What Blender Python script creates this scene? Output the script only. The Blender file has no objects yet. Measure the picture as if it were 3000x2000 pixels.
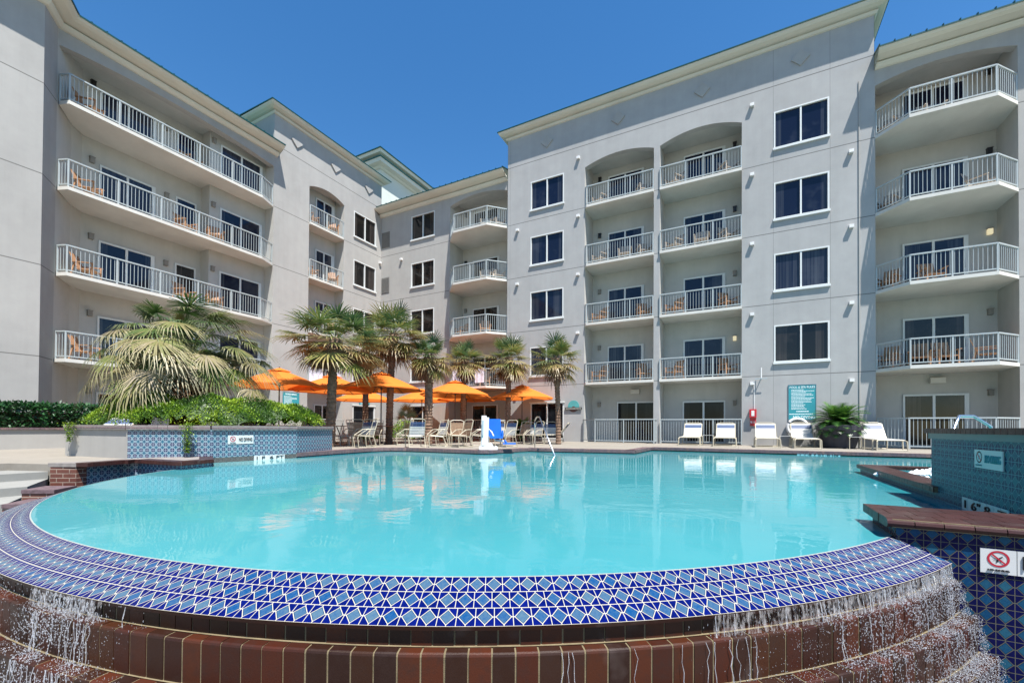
import bpy, bmesh, math, random
from math import sin, cos, pi, radians, atan2, hypot, floor
from mathutils import Vector, Matrix
random.seed(7)
S = bpy.context.scene
COL = S.collection
V = Vector
# ------------------------------------------------------------------ node helpers
class E:
    """socket expression: arithmetic on shader sockets"""
    def __init__(s, nt, k): s.nt = nt; s.k = k
    def m(s, op, b=None, c=None):
        n = s.nt.nodes.new('ShaderNodeMath'); n.operation = op
        for i, a in enumerate((s, b, c)):
            if a is None: continue
            if isinstance(a, E): s.nt.links.new(a.k, n.inputs[i])
            else: n.inputs[i].default_value = a
        return E(s.nt, n.outputs[0])
    def __add__(s, b): return s.m('ADD', b)
    def __sub__(s, b): return s.m('SUBTRACT', b)
    def __mul__(s, b): return s.m('MULTIPLY', b)
    def __truediv__(s, b): return s.m('DIVIDE', b)
    def lt(s, b): return s.m('LESS_THAN', b)
    def gt(s, b): return s.m('GREATER_THAN', b)
    def abs(s): return s.m('ABSOLUTE')
    def fract(s): return s.m('FRACT')
    def floor(s): return s.m('FLOOR')
    def max(s, b): return s.m('MAXIMUM', b)
    def min(s, b): return s.m('MINIMUM', b)
    def clamp(s): return s.m('MAXIMUM', 0.0).m('MINIMUM', 1.0)
class Mat:
    def __init__(s, name, rough=.6, spec=.5, metal=0, col=None):
        s.m = bpy.data.materials.new(name); s.m.use_nodes = True
        s.nt = s.m.node_tree; s.b = s.nt.nodes['Principled BSDF']
        s.b.inputs['Roughness'].default_value = rough
        s.b.inputs['Specular IOR Level'].default_value = spec
        s.b.inputs['Metallic'].default_value = metal
        if col: s.b.inputs['Base Color'].default_value = (*col, 1)
    def n(s, t, **kw):
        n = s.nt.nodes.new(t)
        for k, v in kw.items(): setattr(n, k, v)
        return n
    def set(s, name, v):
        if isinstance(v, E): s.nt.links.new(v.k, s.b.inputs[name])
        else: s.b.inputs[name].default_value = v
    def pos(s):
        g = s.n('ShaderNodeNewGeometry'); x = s.n('ShaderNodeSeparateXYZ'); s.nt.links.new(g.outputs['Position'], x.inputs[0])
        s._pos = g.outputs['Position']
        return [E(s.nt, x.outputs[i]) for i in range(3)]
    def uv(s):
        g = s.n('ShaderNodeUVMap'); x = s.n('ShaderNodeSeparateXYZ'); s.nt.links.new(g.outputs[0], x.inputs[0])
        return [E(s.nt, x.outputs[i]) for i in range(2)]
    def obj(s): return s.n('ShaderNodeTexCoord').outputs['Object']
    def attr(s, name):
        a = s.n('ShaderNodeAttribute'); a.attribute_name = name; return E(s.nt, a.outputs['Fac'])
    def noise(s, scale, vec=None, detail=3, rough=.5, dist=0):
        n = s.n('ShaderNodeTexNoise'); n.inputs['Scale'].default_value = scale; n.inputs['Detail'].default_value = detail
        n.inputs['Roughness'].default_value = rough; n.inputs['Distortion'].default_value = dist
        if vec is None: vec = s.n('ShaderNodeNewGeometry').outputs['Position']
        s.nt.links.new(vec.k if isinstance(vec, E) else vec, n.inputs['Vector'])
        return E(s.nt, n.outputs['Fac'])
    def vec(s, x, y, z=0.0):
        c = s.n('ShaderNodeCombineXYZ')
        for i, a in enumerate((x, y, z)):
            if isinstance(a, E): s.nt.links.new(a.k, c.inputs[i])
            else: c.inputs[i].default_value = a
        return E(s.nt, c.outputs[0])
    def white(s, v):
        w = s.n('ShaderNodeTexWhiteNoise', noise_dimensions='3D'); s.nt.links.new(v.k, w.inputs['Vector']); return E(s.nt, w.outputs['Value'])
    def mix(s, f, a, b):
        n = s.n('ShaderNodeMix', data_type='RGBA')
        for sock, v in ((n.inputs[0], f), (n.inputs[6], a), (n.inputs[7], b)):
            if isinstance(v, E): s.nt.links.new(v.k, sock)
            elif isinstance(v, tuple): sock.default_value = (*v, 1)
            else: sock.default_value = v
        return E(s.nt, n.outputs[2])
    def ramp(s, f, stops):
        r = s.n('ShaderNodeValToRGB'); s.nt.links.new(f.k, r.inputs[0])
        e = r.color_ramp.elements
        while len(e) < len(stops): e.new(.5)
        for i, (p, c) in enumerate(stops): e[i].position = p; e[i].color = (*c, 1)
        return E(s.nt, r.outputs[0])
    def bump(s, h, strength=.3, dist=.01):
        b = s.n('ShaderNodeBump'); b.inputs['Strength'].default_value = strength; b.inputs['Distance'].default_value = dist
        s.nt.links.new(h.k, b.inputs['Height']); s.nt.links.new(b.outputs[0], s.b.inputs['Normal'])
        return s
def simple(name, col, rough=.6, spec=.5, metal=0, var=.12, scale=3., bump=0):
    M = Mat(name, rough, spec, metal)
    f = M.noise(scale, M.obj(), 4, .6)
    lo = tuple(c*(1-var) for c in col); hi = tuple(min(1, c*(1+var)) for c in col)
    M.set('Base Color', M.ramp(f, [(.3, lo), (.7, hi)]))
    if bump: M.bump(M.noise(scale*14, M.obj(), 3, .6), bump, .004)
    return M.m
# ------------------------------------------------------------------ materials
def stucco(name, base, joints=True, vl=()):
    M = Mat(name, .85, .2)
    x, y, z = M.pos()
    big = M.noise(.35, None, 4, .6); mid = M.noise(2.2, None, 5, .65)
    strv = M.vec(x*3.0, y*3.0, z*.16); streak = M.noise(1.0, strv, 4, .6)
    f = (big*.5 + mid*.32 + streak*.27)
    c = M.ramp(f, [(.38, tuple(k*.88 for k in base)), (.56, base), (.72, tuple(min(1, k*1.10) for k in base))])
    drip = M.noise(1.0, M.vec(x*9.0, y*9.0, z*.35), 5, .7); below = (((z + .06)/3.0).fract()*-1.0 + 1.0)
    c = M.mix(((drip - .56)*4.0).clamp()*(below*below*-1.0 + 1.0).clamp()*.13, c, tuple(k*.62 for k in base))
    if joints:
        zz = ((z + .06 + 1.5)/3.0).fract() * 3.0 - 1.5
        g = zz.abs().lt(.017) * z.lt(14.2) * z.gt(1.0)
        g = g.max((z - 15.15).abs().lt(.02))
        gv = g*0.0
        for (ax, val) in vl: gv = gv.max(((x, y)[ax] - val).abs().lt(.009))
        c = M.mix((g.max(gv*.55)), c, tuple(k*.45 for k in base))
    M.set('Base Color', c)
    M.bump(M.noise(90, None, 3, .7), .25, .003)
    return M.m
WALL = (.35, .342, .325)
m_wall = stucco('stucco', WALL)
m_wallR = stucco('stucco_right', (.345, .345, .34), True, [(0, 1.30), (0, 3.25), (0, -11.25)])
m_wallin = stucco('stucco_inner', (.445, .437, .41), False, [(0, -2.55), (0, -.45), (0, 5.72), (0, 7.75), (1, 9.35), (1, 7.2)])
m_corn = simple('cornice_paint', (.56, .545, .47), .7, .3, var=.05, scale=.8)
m_cornw = simple('tower_paint', (.56, .60, .55), .7, .3, var=.05, scale=.5)
m_white = simple('white_frame', (.60, .62, .61), .45, .4, var=.04)
m_rail = simple('rail_paint', (.36, .40, .405), .4, .5, var=.05)
m_slab = simple('slab_paint', (.55, .54, .50), .8, .2, var=.08, scale=1.2)
m_roof = simple('green_metal', (.012, .07, .065), .35, .5, .3, var=.2)
m_lamp = simple('lamp_white', (.66, .66, .65), .5, .4, var=.03)
m_black = simple('black_metal', (.012, .011, .012), .4, .5, var=.2)
m_bronze = simple('bronze_pole', (.045, .03, .028), .4, .5, var=.2)
m_steel = simple('steel', (.62, .64, .64), .22, .5, 1, var=.05)
def glass_mat(name, base, curtain):
    M = Mat(name, .04, .18 if name == 'ground_glass' else .40)
    x, y, z = M.pos()
    oi = M.n('ShaderNodeObjectInfo'); rnd = E(M.nt, oi.outputs['Random'])
    g = M.n('ShaderNodeTexCoord'); gx = M.n('ShaderNodeSeparateXYZ'); M.nt.links.new(g.outputs['Generated'], gx.inputs[0])
    r2 = (rnd*7.31).fract(); r3 = (rnd*13.7).fract()
    gu = E(M.nt, gx.outputs[0]); gv = E(M.nt, gx.outputs[1])
    long_ = M.n('ShaderNodeNewGeometry'); nx = M.n('ShaderNodeSeparateXYZ'); M.nt.links.new(long_.outputs['Normal'], nx.inputs[0])
    isx = E(M.nt, nx.outputs[0]).abs().gt(.5)
    u = gu*(isx*-1.0 + 1.0) + gv*isx
    cur = u.lt(r2*.34).max(u.gt(r3*-.30 + 1.0)).max(rnd.gt(.86))
    s = M.noise(1.0, M.vec(x*16.0, y*16.0, z*.15), 3, .6)
    blur = M.noise(.9, None, 3, .6)
    c = M.mix((cur*((s - .32)*2.4)).clamp(), base, curtain)
    c = M.mix(((blur - .52)*3.0).clamp()*.5, c, tuple(k*1.6 for k in curtain))
    M.set('Base Color', c)
    M.bump(M.noise(1.1, None, 1), .16, .02)
    return M.m
m_glass = glass_mat('dark_glass', (.006, .009, .024), (.050, .056, .070))
m_glassw = glass_mat('dark_glass_warm', (.007, .0065, .006), (.050, .042, .038))
m_glassg = glass_mat('ground_glass', (.005, .006, .009), (.022, .024, .026))
def concrete(name, base, joint=0):
    M = Mat(name, .8, .3)
    x, y, z = M.pos()
    f = M.noise(.5, None, 5, .6)*.6 + M.noise(6, None, 4, .6)*.4
    c = M.ramp(f, [(.35, tuple(k*.86 for k in base)), (.65, tuple(min(1, k*1.1) for k in base))])
    if joint:
        g = ((x/joint).fract() - .5).abs().gt(.497).max(((y/joint).fract() - .5).abs().gt(.497))
        c = M.mix(g, c, tuple(k*.6 for k in base))
    M.set('Base Color', c); M.bump(M.noise(60, None, 4, .7), .3, .004)
    return M.m
m_deck = concrete('deck_concrete', (.225, .205, .175), 2.4)
m_step = concrete('step_concrete', (.225, .225, .21))
m_ground = concrete('ground_soil', (.12, .115, .08))
m_low = concrete('plaza', (.13, .12, .11), 1.2)
m_planter = stucco('planter_stucco', (.33, .32, .30), False)
# tile: cobalt field, pale-blue diamonds, cream grout. uv in tile units
def diamond_tile(name, field, c1, c2, grout, gl=.035, rough=.1):
    M = Mat(name, rough, .10)
    u, v = M.uv()
    fx = (u.fract() - .5); fy = (v.fract() - .5)
    d = fx.abs() + fy.abs()
    cell = M.vec(u.floor(), v.floor(), 0.0)
    w = M.white(cell)
    inner = M.noise(5.0, M.vec(u*1.3, v*1.3, w*9.0), 3, .7, .6)
    star = (fx.abs() - fy.abs()).abs()
    ic = M.ramp((inner*.9 + w*.5 - .25 + star*.3).clamp(), [(.18, c1), (.5, tuple((a+b)/2 for a, b in zip(c1, c2))), (.85, c2)])
    fv = M.noise(2.0, M.vec(u, v, w*5.0), 2)
    fc = M.ramp(fv, [(.3, tuple(k*.75 for k in field)), (.7, tuple(min(1, k*1.3) for k in field))])
    isd = d.lt(.385)
    rim = d.gt(.345)*isd
    g = d.gt(.385)*d.lt(.385 + gl*1.35)
    edge = fx.abs().gt(.5 - gl*.5).max(fy.abs().gt(.5 - gl*.5))
    axis = (fx.abs().lt(gl*.6).max(fy.abs().lt(gl*.6)))*d.gt(.40)
    gg = g.max(edge).max(axis)
    c = M.mix(isd, fc, ic); c = M.mix(rim, c, tuple(k*.45 for k in c1))
    c = M.mix(gg, c, grout)
    M.set('Base Color', c)
    M.set('Roughness', gg*.5 + rough)
    M.bump((gg*-1.0 + 1.0) + inner*.15, .5, .003)
    return M.m
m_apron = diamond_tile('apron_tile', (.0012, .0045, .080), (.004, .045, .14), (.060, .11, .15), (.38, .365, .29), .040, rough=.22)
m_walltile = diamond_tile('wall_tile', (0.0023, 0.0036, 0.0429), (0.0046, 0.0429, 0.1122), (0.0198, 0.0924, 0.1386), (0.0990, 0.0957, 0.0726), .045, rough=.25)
m_teal = diamond_tile('teal_tile', (.004, .042, .095), (.008, .10, .16), (.025, .18, .21), (.13, .34, .37), .045, rough=.3)
def octa_tile(name):
    M = Mat(name, .15, .5)
    u, v = M.uv()
    fx = (u.fract() - .5); fy = (v.fract() - .5)
    r = (fx*fx + fy*fy).m('SQRT')
    ring = (r - .43).abs().lt(.075)
    cross = fx.abs().lt(.05).max(fy.abs().lt(.05))
    w = M.white(M.vec(u.floor(), v.floor(), 1.0))
    blob = r.gt(.14)*r.lt(.31)
    c = M.ramp(w, [(.2, (.010, .06, .12)), (.8, (.018, .11, .17))])
    c = M.mix(blob, c, (.006, .010, .05))
    c = M.mix(cross, c, (.20, .21, .28)); c = M.mix(ring, c, (.20, .28, .33))
    M.set('Base Color', c); M.bump(ring.max(cross), .3, .002)
    return M.m
m_octa = octa_tile('mosaic_tile')
def brick_attr(name, cols, rough, grime=True):
    M = Mat(name, rough, .28)
    r = M.attr('rnd')
    c = M.ramp(r, [(i/(len(cols)-1), k) for i, k in enumerate(cols)])
    n = M.noise(14, None, 5, .7); big = M.noise(3.0, None, 3, .6)
    c2 = M.mix(((n - .45)*2.2).clamp(), c, (.025, .012, .009))
    c2 = M.mix(((big - .58)*5.0).clamp()*.8, c2, (.085, .066, .06))
    M.set('Base Color', c2); M.set('Roughness', n*.4 + rough*.6)
    M.bump(M.noise(110, None, 4, .75), .35, .003)
    return M.m
m_wetbrick = brick_attr('wet_brick', [(0.0240, 0.0069, 0.0039), (0.0468, 0.0111, 0.0051), (0.0168, 0.0063, 0.0042), (0.0360, 0.0120, 0.0042), (0.0600, 0.0147, 0.0063), (0.0204, 0.0096, 0.0063)], .42)
m_grout = simple('grout', (0.1560, 0.1263, 0.0742), .8, .3, var=.25, scale=12, bump=.4)
m_cap = brick_attr('cap_brick', [(0.0376, 0.0141, 0.0133), (0.0530, 0.0199, 0.0177), (0.0332, 0.0150, 0.0150), (0.0464, 0.0168, 0.0141)], .28)
def brick_mat(name, c1, c2, mortar, scale=1.0):
    M = Mat(name, .6, .4)
    b = M.n('ShaderNodeTexBrick'); u, v = M.uv()
    M.nt.links.new(M.vec(u, v).k, b.inputs['Vector'])
    b.inputs['Color1'].default_value = (*c1, 1); b.inputs['Color2'].default_value = (*c2, 1); b.inputs['Mortar'].default_value = (*mortar, 1)
    b.inputs['Scale'].default_value = scale; b.inputs['Brick Width'].default_value = .21; b.inputs['Row Height'].default_value = .075; b.inputs['Mortar Size'].default_value = .006
    n = M.noise(9, None, 4, .7)
    M.set('Base Color', M.mix(((n-.5)*2.0).clamp(), E(M.nt, b.outputs[0]), tuple(k*.6 for k in c1)))
    M.bump(E(M.nt, b.outputs['Fac'])*-1.0, .5, .006)
    return M.m
m_brickwall = brick_mat('brick_wall', (0.0975, 0.0315, 0.0225), (0.1275, 0.0450, 0.0300), (0.3150, 0.2475, 0.1950))
def water_mat():
    M = Mat('pool_water', .02, .15)
    M.b.inputs['IOR'].default_value = 1.33
    x, y, z = M.pos()
    big = M.noise(.22, None, 3, .5, .5)
    # shallow ledge by the planter is paler than the deep basin
    led = ((((x + 9.4)*(x + 9.4) + (y - 6.0)*(y - 6.0)*.35).m('SQRT') - .95)*-1.6).clamp()
    led2 = ((((y - 9.6)*1.2).clamp())*((x*-1.0 - 6.7)*1.2).clamp()*(.9))
    deep = ((x - .6)*.45).clamp()*((y*-1.0 + 10.4)*.6).clamp()
    c = M.ramp(big, [(.3, (0.0297, 0.1980, 0.2310)), (.7, (0.0561, 0.2442, 0.2706))])
    c = M.mix(deep*.75, c, (0.0000, 0.1500, 0.2025))
    c = M.mix(led.max(led2)*.7, c, (0.1872, 0.3600, 0.3600))
    M.set('Base Color', c)
    r1 = M.noise(1.0, M.vec(x*1.1, y*1.5, 0.0), 3, .55, .8)
    r2 = M.noise(1.0, M.vec(x*5.0, y*7.0, 2.0), 3, .55, .6)
    r3 = M.noise(1.0, M.vec(x*22.0, y*26.0, 5.0), 2, .5, .3)
    M.bump(r1*1.0 + r2*.14 + r3*.02, .11, .05)
    return M.m
m_water = water_mat()
def spray_mat():
    M = Mat('falling_water', .12, .6, col=(.62, .64, .68))
    M.b.inputs['Transmission Weight'].default_value = .55
    M.b.inputs['IOR'].default_value = 1.33
    M.b.inputs['Alpha'].default_value = .80
    return M.m
m_spray = spray_mat()
def sheet_mat():
    M = Mat('water_sheet', .08, .6, col=(.62, .60, .60))
    x, y, z = M.pos(); u, v = M.uv()
    n = M.noise(1.0, M.vec(u*60.0, v*1.2, 0.0), 4, .7)
    M.set('Alpha', ((n - .46)*3.5).clamp()*.55)
    M.bump(n, .5, .01)
    return M.m
m_sheet = sheet_mat()
def foliage(name, stops, tipc=None, rough=.45, transl=.25):
    M = Mat(name, rough, .4)
    r = M.attr('rnd')
    c = M.ramp(r, stops)
    if tipc:
        t = M.attr('tip'); c = M.mix((t*t*(r*.75 + .15)).clamp(), c, tipc)
    M.set('Base Color', c)
    tr = M.n('ShaderNodeBsdfTranslucent'); M.nt.links.new(c.k, tr.inputs[0])
    mx = M.n('ShaderNodeMixShader'); mx.inputs[0].default_value = transl
    out = M.nt.nodes['Material Output']
    M.nt.links.new(M.b.outputs[0], mx.inputs[1]); M.nt.links.new(tr.outputs[0], mx.inputs[2]); M.nt.links.new(mx.outputs[0], out.inputs[0])
    return M.m
m_frond = foliage('palm_green', [(0, (.035, .085, .038)), (.25, (.08, .14, .04)), (.5, (.18, .205, .05)), (.75, (.30, .25, .09)), (1, (.25, .16, .085))], (.36, .28, .15), .4, .3)
m_frond2 = foliage('palm_windblown', [(0, (.025, .060, .015)), (.25, (.06, .115, .025)), (.5, (.14, .165, .04)), (.75, (.24, .20, .09)), (1, (.34, .28, .20))], (.36, .32, .19), .45, .3)
m_dead = foliage('palm_dead', [(0, (.08, .04, .022)), (.5, (.17, .09, .048)), (1, (.30, .19, .10))], None, .8, .1)
m_silver = foliage('palm_silver', [(0, (.10, .15, .10)), (.5, (.20, .26, .20)), (1, (.32, .36, .30))], None)
m_juniper = foliage('ground_cover_leaves', [(0, (.008, .030, .004)), (.3, (.045, .105, .008)), (.6, (.14, .25, .012)), (1, (.28, .38, .025))], None, .5, .2)
m_hedge = foliage('hedge_leaves', [(0, (.008, .03, .010)), (.4, (.018, .065, .02)), (.8, (.035, .12, .035)), (.97, (.06, .17, .05)), (1, (.35, .40, .33))], None, .3, .15)
m_sago = foliage('sago_leaves', [(0, (.012, .045, .012)), (.5, (.035, .11, .02)), (1, (.12, .24, .03))], None, .35, .15)
m_bark = simple('palm_bark', (0.1885, 0.1232, 0.0870), .9, .1, var=.45, scale=9, bump=.9)
m_soil = simple('soil', (.05, .035, .02), .95, .1, var=.4, scale=6, bump=.6)
def cloth(name, col, tr=.35):
    M = Mat(name, .75, .15)
    n = M.noise(1.5, M.obj(), 4, .6)
    c = M.ramp(n, [(.3, tuple(k*.92 for k in col)), (.7, tuple(min(1, k*1.05) for k in col))])
    M.set('Base Color', c); M.bump(M.noise(160, M.obj(), 2), .15, .002)
    t = M.n('ShaderNodeBsdfTranslucent'); M.nt.links.new(c.k, t.inputs[0])
    mx = M.n('ShaderNodeMixShader'); mx.inputs[0].default_value = tr
    M.nt.links.new(M.b.outputs[0], mx.inputs[1]); M.nt.links.new(t.outputs[0], mx.inputs[2]); M.nt.links.new(mx.outputs[0], M.nt.nodes['Material Output'].inputs[0])
    return M.m
m_orange = cloth('orange_canvas', (.86, .235, .04))
m_wood = simple('tan_wood', (.36, .20, .11), .6, .3, var=.25, scale=8)
m_brownwood = simple('brown_wood', (.20, .085, .05), .5, .4, var=.3, scale=6)
m_strapw = simple('white_strap', (0.5280, 0.5280, 0.5016), .5, .4, var=.04, scale=20)
m_strapb = simple('blue_strap', (.035, .07, .16), .5, .4, var=.1, scale=20)
m_beige = simple('beige_frame', (0.4216, 0.3808, 0.2856), .4, .4, var=.06)
m_tan = simple('tan_sling', (.30, .20, .13), .7, .2, var=.2, scale=10)
m_blue = simple('blue_plastic', (.01, .13, .55), .35, .5, var=.1)
m_signteal = simple('sign_teal', (.03, .26, .30), .5, .4, var=.06)
m_signframe = simple('sign_frame', (.07, .16, .20), .5, .4, var=.1)
m_text = simple('sign_letter_white', (.75, .85, .85), .6, .3, var=.02)
m_textk = simple('letter_black', (.012, .012, .014), .5, .3, var=.02)
m_signw = simple('sign_white', (0.5440, 0.5520, 0.5440), .3, .5, var=.05)
m_signc = simple('sign_cyan', (.34, .56, .58), .3, .5, var=.05)
m_red = simple('red_paint', (.45, .012, .02), .4, .5, var=.15)
m_pot = simple('pot_grey', (.045, .045, .055), .7, .3, var=.2, scale=4, bump=.3)
m_towel = simple('towel', (.66, .68, .78), .9, .1, var=.1, scale=8, bump=.4)
def glow(name, col, st):
    M = Mat(name, .4, .3, col=col); M.b.inputs['Emission Color'].default_value = (*col, 1); M.b.inputs['Emission Strength'].default_value = st
    return M.m
m_lit = glow('lit_lamp', (.9, .76, .48), .25)
# ------------------------------------------------------------------ mesh builder
class MB:
    def __init__(s): s.v = []; s.f = []; s.mi = []; s.uv = []; s.r = []; s.t = []
    def face(s, pts, mi=0, uv=None, r=0., t=0.):
        i = len(s.v); s.v += [tuple(p) for p in pts]; s.f.append(tuple(range(i, i+len(pts))))
        s.mi.append(mi); s.uv.append(uv); s.r.append(r); s.t.append(t)
    def box(s, x0, x1, y0, y1, z0, z1, mi=0, r=0.):
        c = [V((x, y, z)) for x in (x0, x1) for y in (y0, y1) for z in (z0, z1)]
        s.hexa(c, mi, r)
    def hexa(s, c, mi=0, r=0.):
        for q in ((0, 1, 3, 2), (4, 6, 7, 5), (0, 4, 5, 1), (2, 3, 7, 6), (0, 2, 6, 4), (1, 5, 7, 3)):
            s.face([c[k] for k in q], mi, None, r)
    def bar(s, p, q, w, h=None, up=V((0, 0, 1)), mi=0, r=0.):
        p = V(p); q = V(q); h = h or w; d = (q-p).normalized()
        if abs(d.dot(up)) > .98: up = V((1, 0, 0))
        a = d.cross(up).normalized()*w/2; b = a.cross(d).normalized()*h/2
        s.hexa([p-a-b, p-a+b, p+a-b, p+a+b, q-a-b, q-a+b, q+a-b, q+a+b], mi, r)
    def tube(s, pts, rad, n=6, mi=0, r=0., cap=True):
        pts = [V(p) for p in pts]; rings = []
        for i, p in enumerate(pts):
            d = (pts[min(i+1, len(pts)-1)] - pts[max(i-1, 0)]).normalized()
            up = V((0, 0, 1)) if abs(d.z) < .9 else V((1, 0, 0))
            a = d.cross(up).normalized(); b = a.cross(d).normalized()
            rr = rad[i] if isinstance(rad, (list, tuple)) else rad
            rings.append([p + (a*cos(2*pi*k/n) + b*sin(2*pi*k/n))*rr for k in range(n)])
        for i in range(len(rings)-1):
            for k in range(n):
                s.face([rings[i][k], rings[i][(k+1) % n], rings[i+1][(k+1) % n], rings[i+1][k]], mi, None, r)
        if cap: s.face(rings[0][::-1], mi, None, r); s.face(rings[-1], mi, None, r)
    def lathe(s, prof, c=(0, 0, 0), n=20, mi=0):
        c = V(c)
        P = lambda r, z, k: c + V((r*cos(2*pi*k/n), r*sin(2*pi*k/n), z))
        for (r0, z0), (r1, z1) in zip(prof, prof[1:]):
            for k in range(n): s.face([P(r0, z0, k), P(r0, z0, k+1), P(r1, z1, k+1), P(r1, z1, k)], mi)
    def prism(s, poly, z0, z1, mi=0, bottom=True, top=True, umap=None):
        n = len(poly)
        if top: s.face([(x, y, z1) for x, y in poly], mi)
        if bottom: s.face([(x, y, z0) for x, y in poly][::-1], mi)
        acc = 0
        for i in range(n):
            a = poly[i]; b = poly[(i+1) % n]; L = hypot(b[0]-a[0], b[1]-a[1])
            s.face([(*a, z0), (*b, z0), (*b, z1), (*a, z1)], mi, [(acc, z0), (acc+L, z0), (acc+L, z1), (acc, z1)]); acc += L
    def build(s, name, mats, parent=None, origin=None, world=True, smooth=False, recalc=True, merge=True, **tags):
        if not isinstance(mats, (list, tuple)): mats = [mats]
        off = V((0, 0, 0))
        if parent is not None and world: off = V(parent.location) if parent.parent is None else V(parent.get('_o', (0, 0, 0)))
        if origin is not None: off = V(origin)
        me = bpy.data.meshes.new(name)
        me.from_pydata([tuple(V(p)-off) for p in s.v], [], s.f)
        for m in mats: me.materials.append(m)
        me.polygons.foreach_set('material_index', s.mi)
        if any(u is not None for u in s.uv):
            L = me.uv_layers.new(name='UVMap'); flat = []
            for f, u in zip(s.f, s.uv): flat += [c for p in (u or [(0, 0)]*len(f)) for c in p]
            L.data.foreach_set('uv', flat)
        if any(s.r): me.attributes.new('rnd', 'FLOAT', 'FACE').data.foreach_set('value', s.r)
        if any(s.t): me.attributes.new('tip', 'FLOAT', 'FACE').data.foreach_set('value', s.t)
        if smooth or recalc:
            bm = bmesh.new(); bm.from_mesh(me)
            if smooth or merge: bmesh.ops.remove_doubles(bm, verts=bm.verts, dist=1e-4)
            if recalc: bmesh.ops.recalc_face_normals(bm, faces=bm.faces)
            bm.to_mesh(me); bm.free()
        if smooth: me.polygons.foreach_set('use_smooth', [True]*len(me.polygons))
        o = bpy.data.objects.new(name, me); COL.objects.link(o)
        if origin is not None: o.location = origin
        if parent is not None:
            o.parent = parent
            if origin is not None: o.location = V(origin) - (parent.location if parent.parent is None else V((0, 0, 0)))
        tag(o, **tags)
        return o
def tag(o, label=None, cat=None, group=None, kind=None):
    if label: o['label'] = label
    if cat: o['category'] = cat
    if group: o['group'] = group
    if kind: o['kind'] = kind
    return o
def thing(name, loc, label, cat, group=None, rz=0):
    o = bpy.data.objects.new(name, None); COL.objects.link(o); o.location = loc; o.rotation_euler = (0, 0, rz)
    o.empty_display_size = .2
    return tag(o, label, cat, group)
def part(mb, name, mats, parent, **k): return mb.build(name, mats, parent, world=False, **k)
def dup(o, loc=None, rz=None, label=None, group=None, parent=None, scale=None):
    c = o.copy(); COL.objects.link(c)
    if parent is not None: c.parent = parent
    for ch in o.children: dup(ch, parent=c)
    if loc is not None: c.location = loc
    if rz is not None: c.rotation_euler = (0, 0, rz)
    if scale is not None: c.scale = (scale,)*3
    if label: c['label'] = label
    if group: c['group'] = group
    return c
def text(name, body, o, xd, zd, size, mat, parent=None, width=None, align='CENTER', **tags):
    cu = bpy.data.curves.new(name, 'FONT'); cu.body = body; cu.size = 1; cu.align_x = align; cu.align_y = 'CENTER'; cu.extrude = .004/size; cu.space_line = .8
    t = bpy.data.objects.new(name, cu); COL.objects.link(t)
    dg = bpy.context.evaluated_depsgraph_get(); me = bpy.data.meshes.new_from_object(t.evaluated_get(dg)); w = t.dimensions.x
    bpy.data.objects.remove(t); bpy.data.curves.remove(cu)
    xd = V(xd).normalized(); zd = V(zd).normalized(); nd = xd.cross(zd)
    sx = (width/w) if (width and w > 0) else size
    M = Matrix((xd*sx, zd*size, nd*size)).transposed().to_4x4(); M.translation = V(o) + nd*.003 - (parent.location if parent else V((0, 0, 0)))
    me.transform(M); me.materials.clear(); me.materials.append(mat)
    ob = bpy.data.objects.new(name, me); COL.objects.link(ob)
    if parent: ob.parent = parent
    tag(ob, **tags)
    return ob
# ------------------------------------------------------------------ key planes (building-aligned world)
YR = 21.037; YM = 21.11; XL = -21.011; W = -.11
class Pl:
    def __init__(s, kind, c): s.k = kind; s.c = c
    def p(s, u, w, z): return V((u, s.c - w, z)) if s.k == 'R' else V((s.c + w, u, z))
    def xd(s): return V((1, 0, 0)) if s.k == 'R' else V((0, 1, 0))
    def box(s, mb, u0, u1, w0, w1, z0, z1, mi=0):
        a = s.p(u0, w0, z0); b = s.p(u1, w1, z1)
        mb.box(min(a.x, b.x), max(a.x, b.x), min(a.y, b.y), max(a.y, b.y), min(a.z, b.z), max(a.z, b.z), mi)
PR = Pl('R', YR); PM = Pl('R', YM); PL = Pl('L', XL)
hotel = thing('hotel_building', (-8, 21.1, 0), 'grey stucco five-storey hotel with balconies and green metal eaves around the pool', 'hotel')
def H(mb, name, mats, **k): return mb.build(name, mats, hotel, **k)
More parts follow.
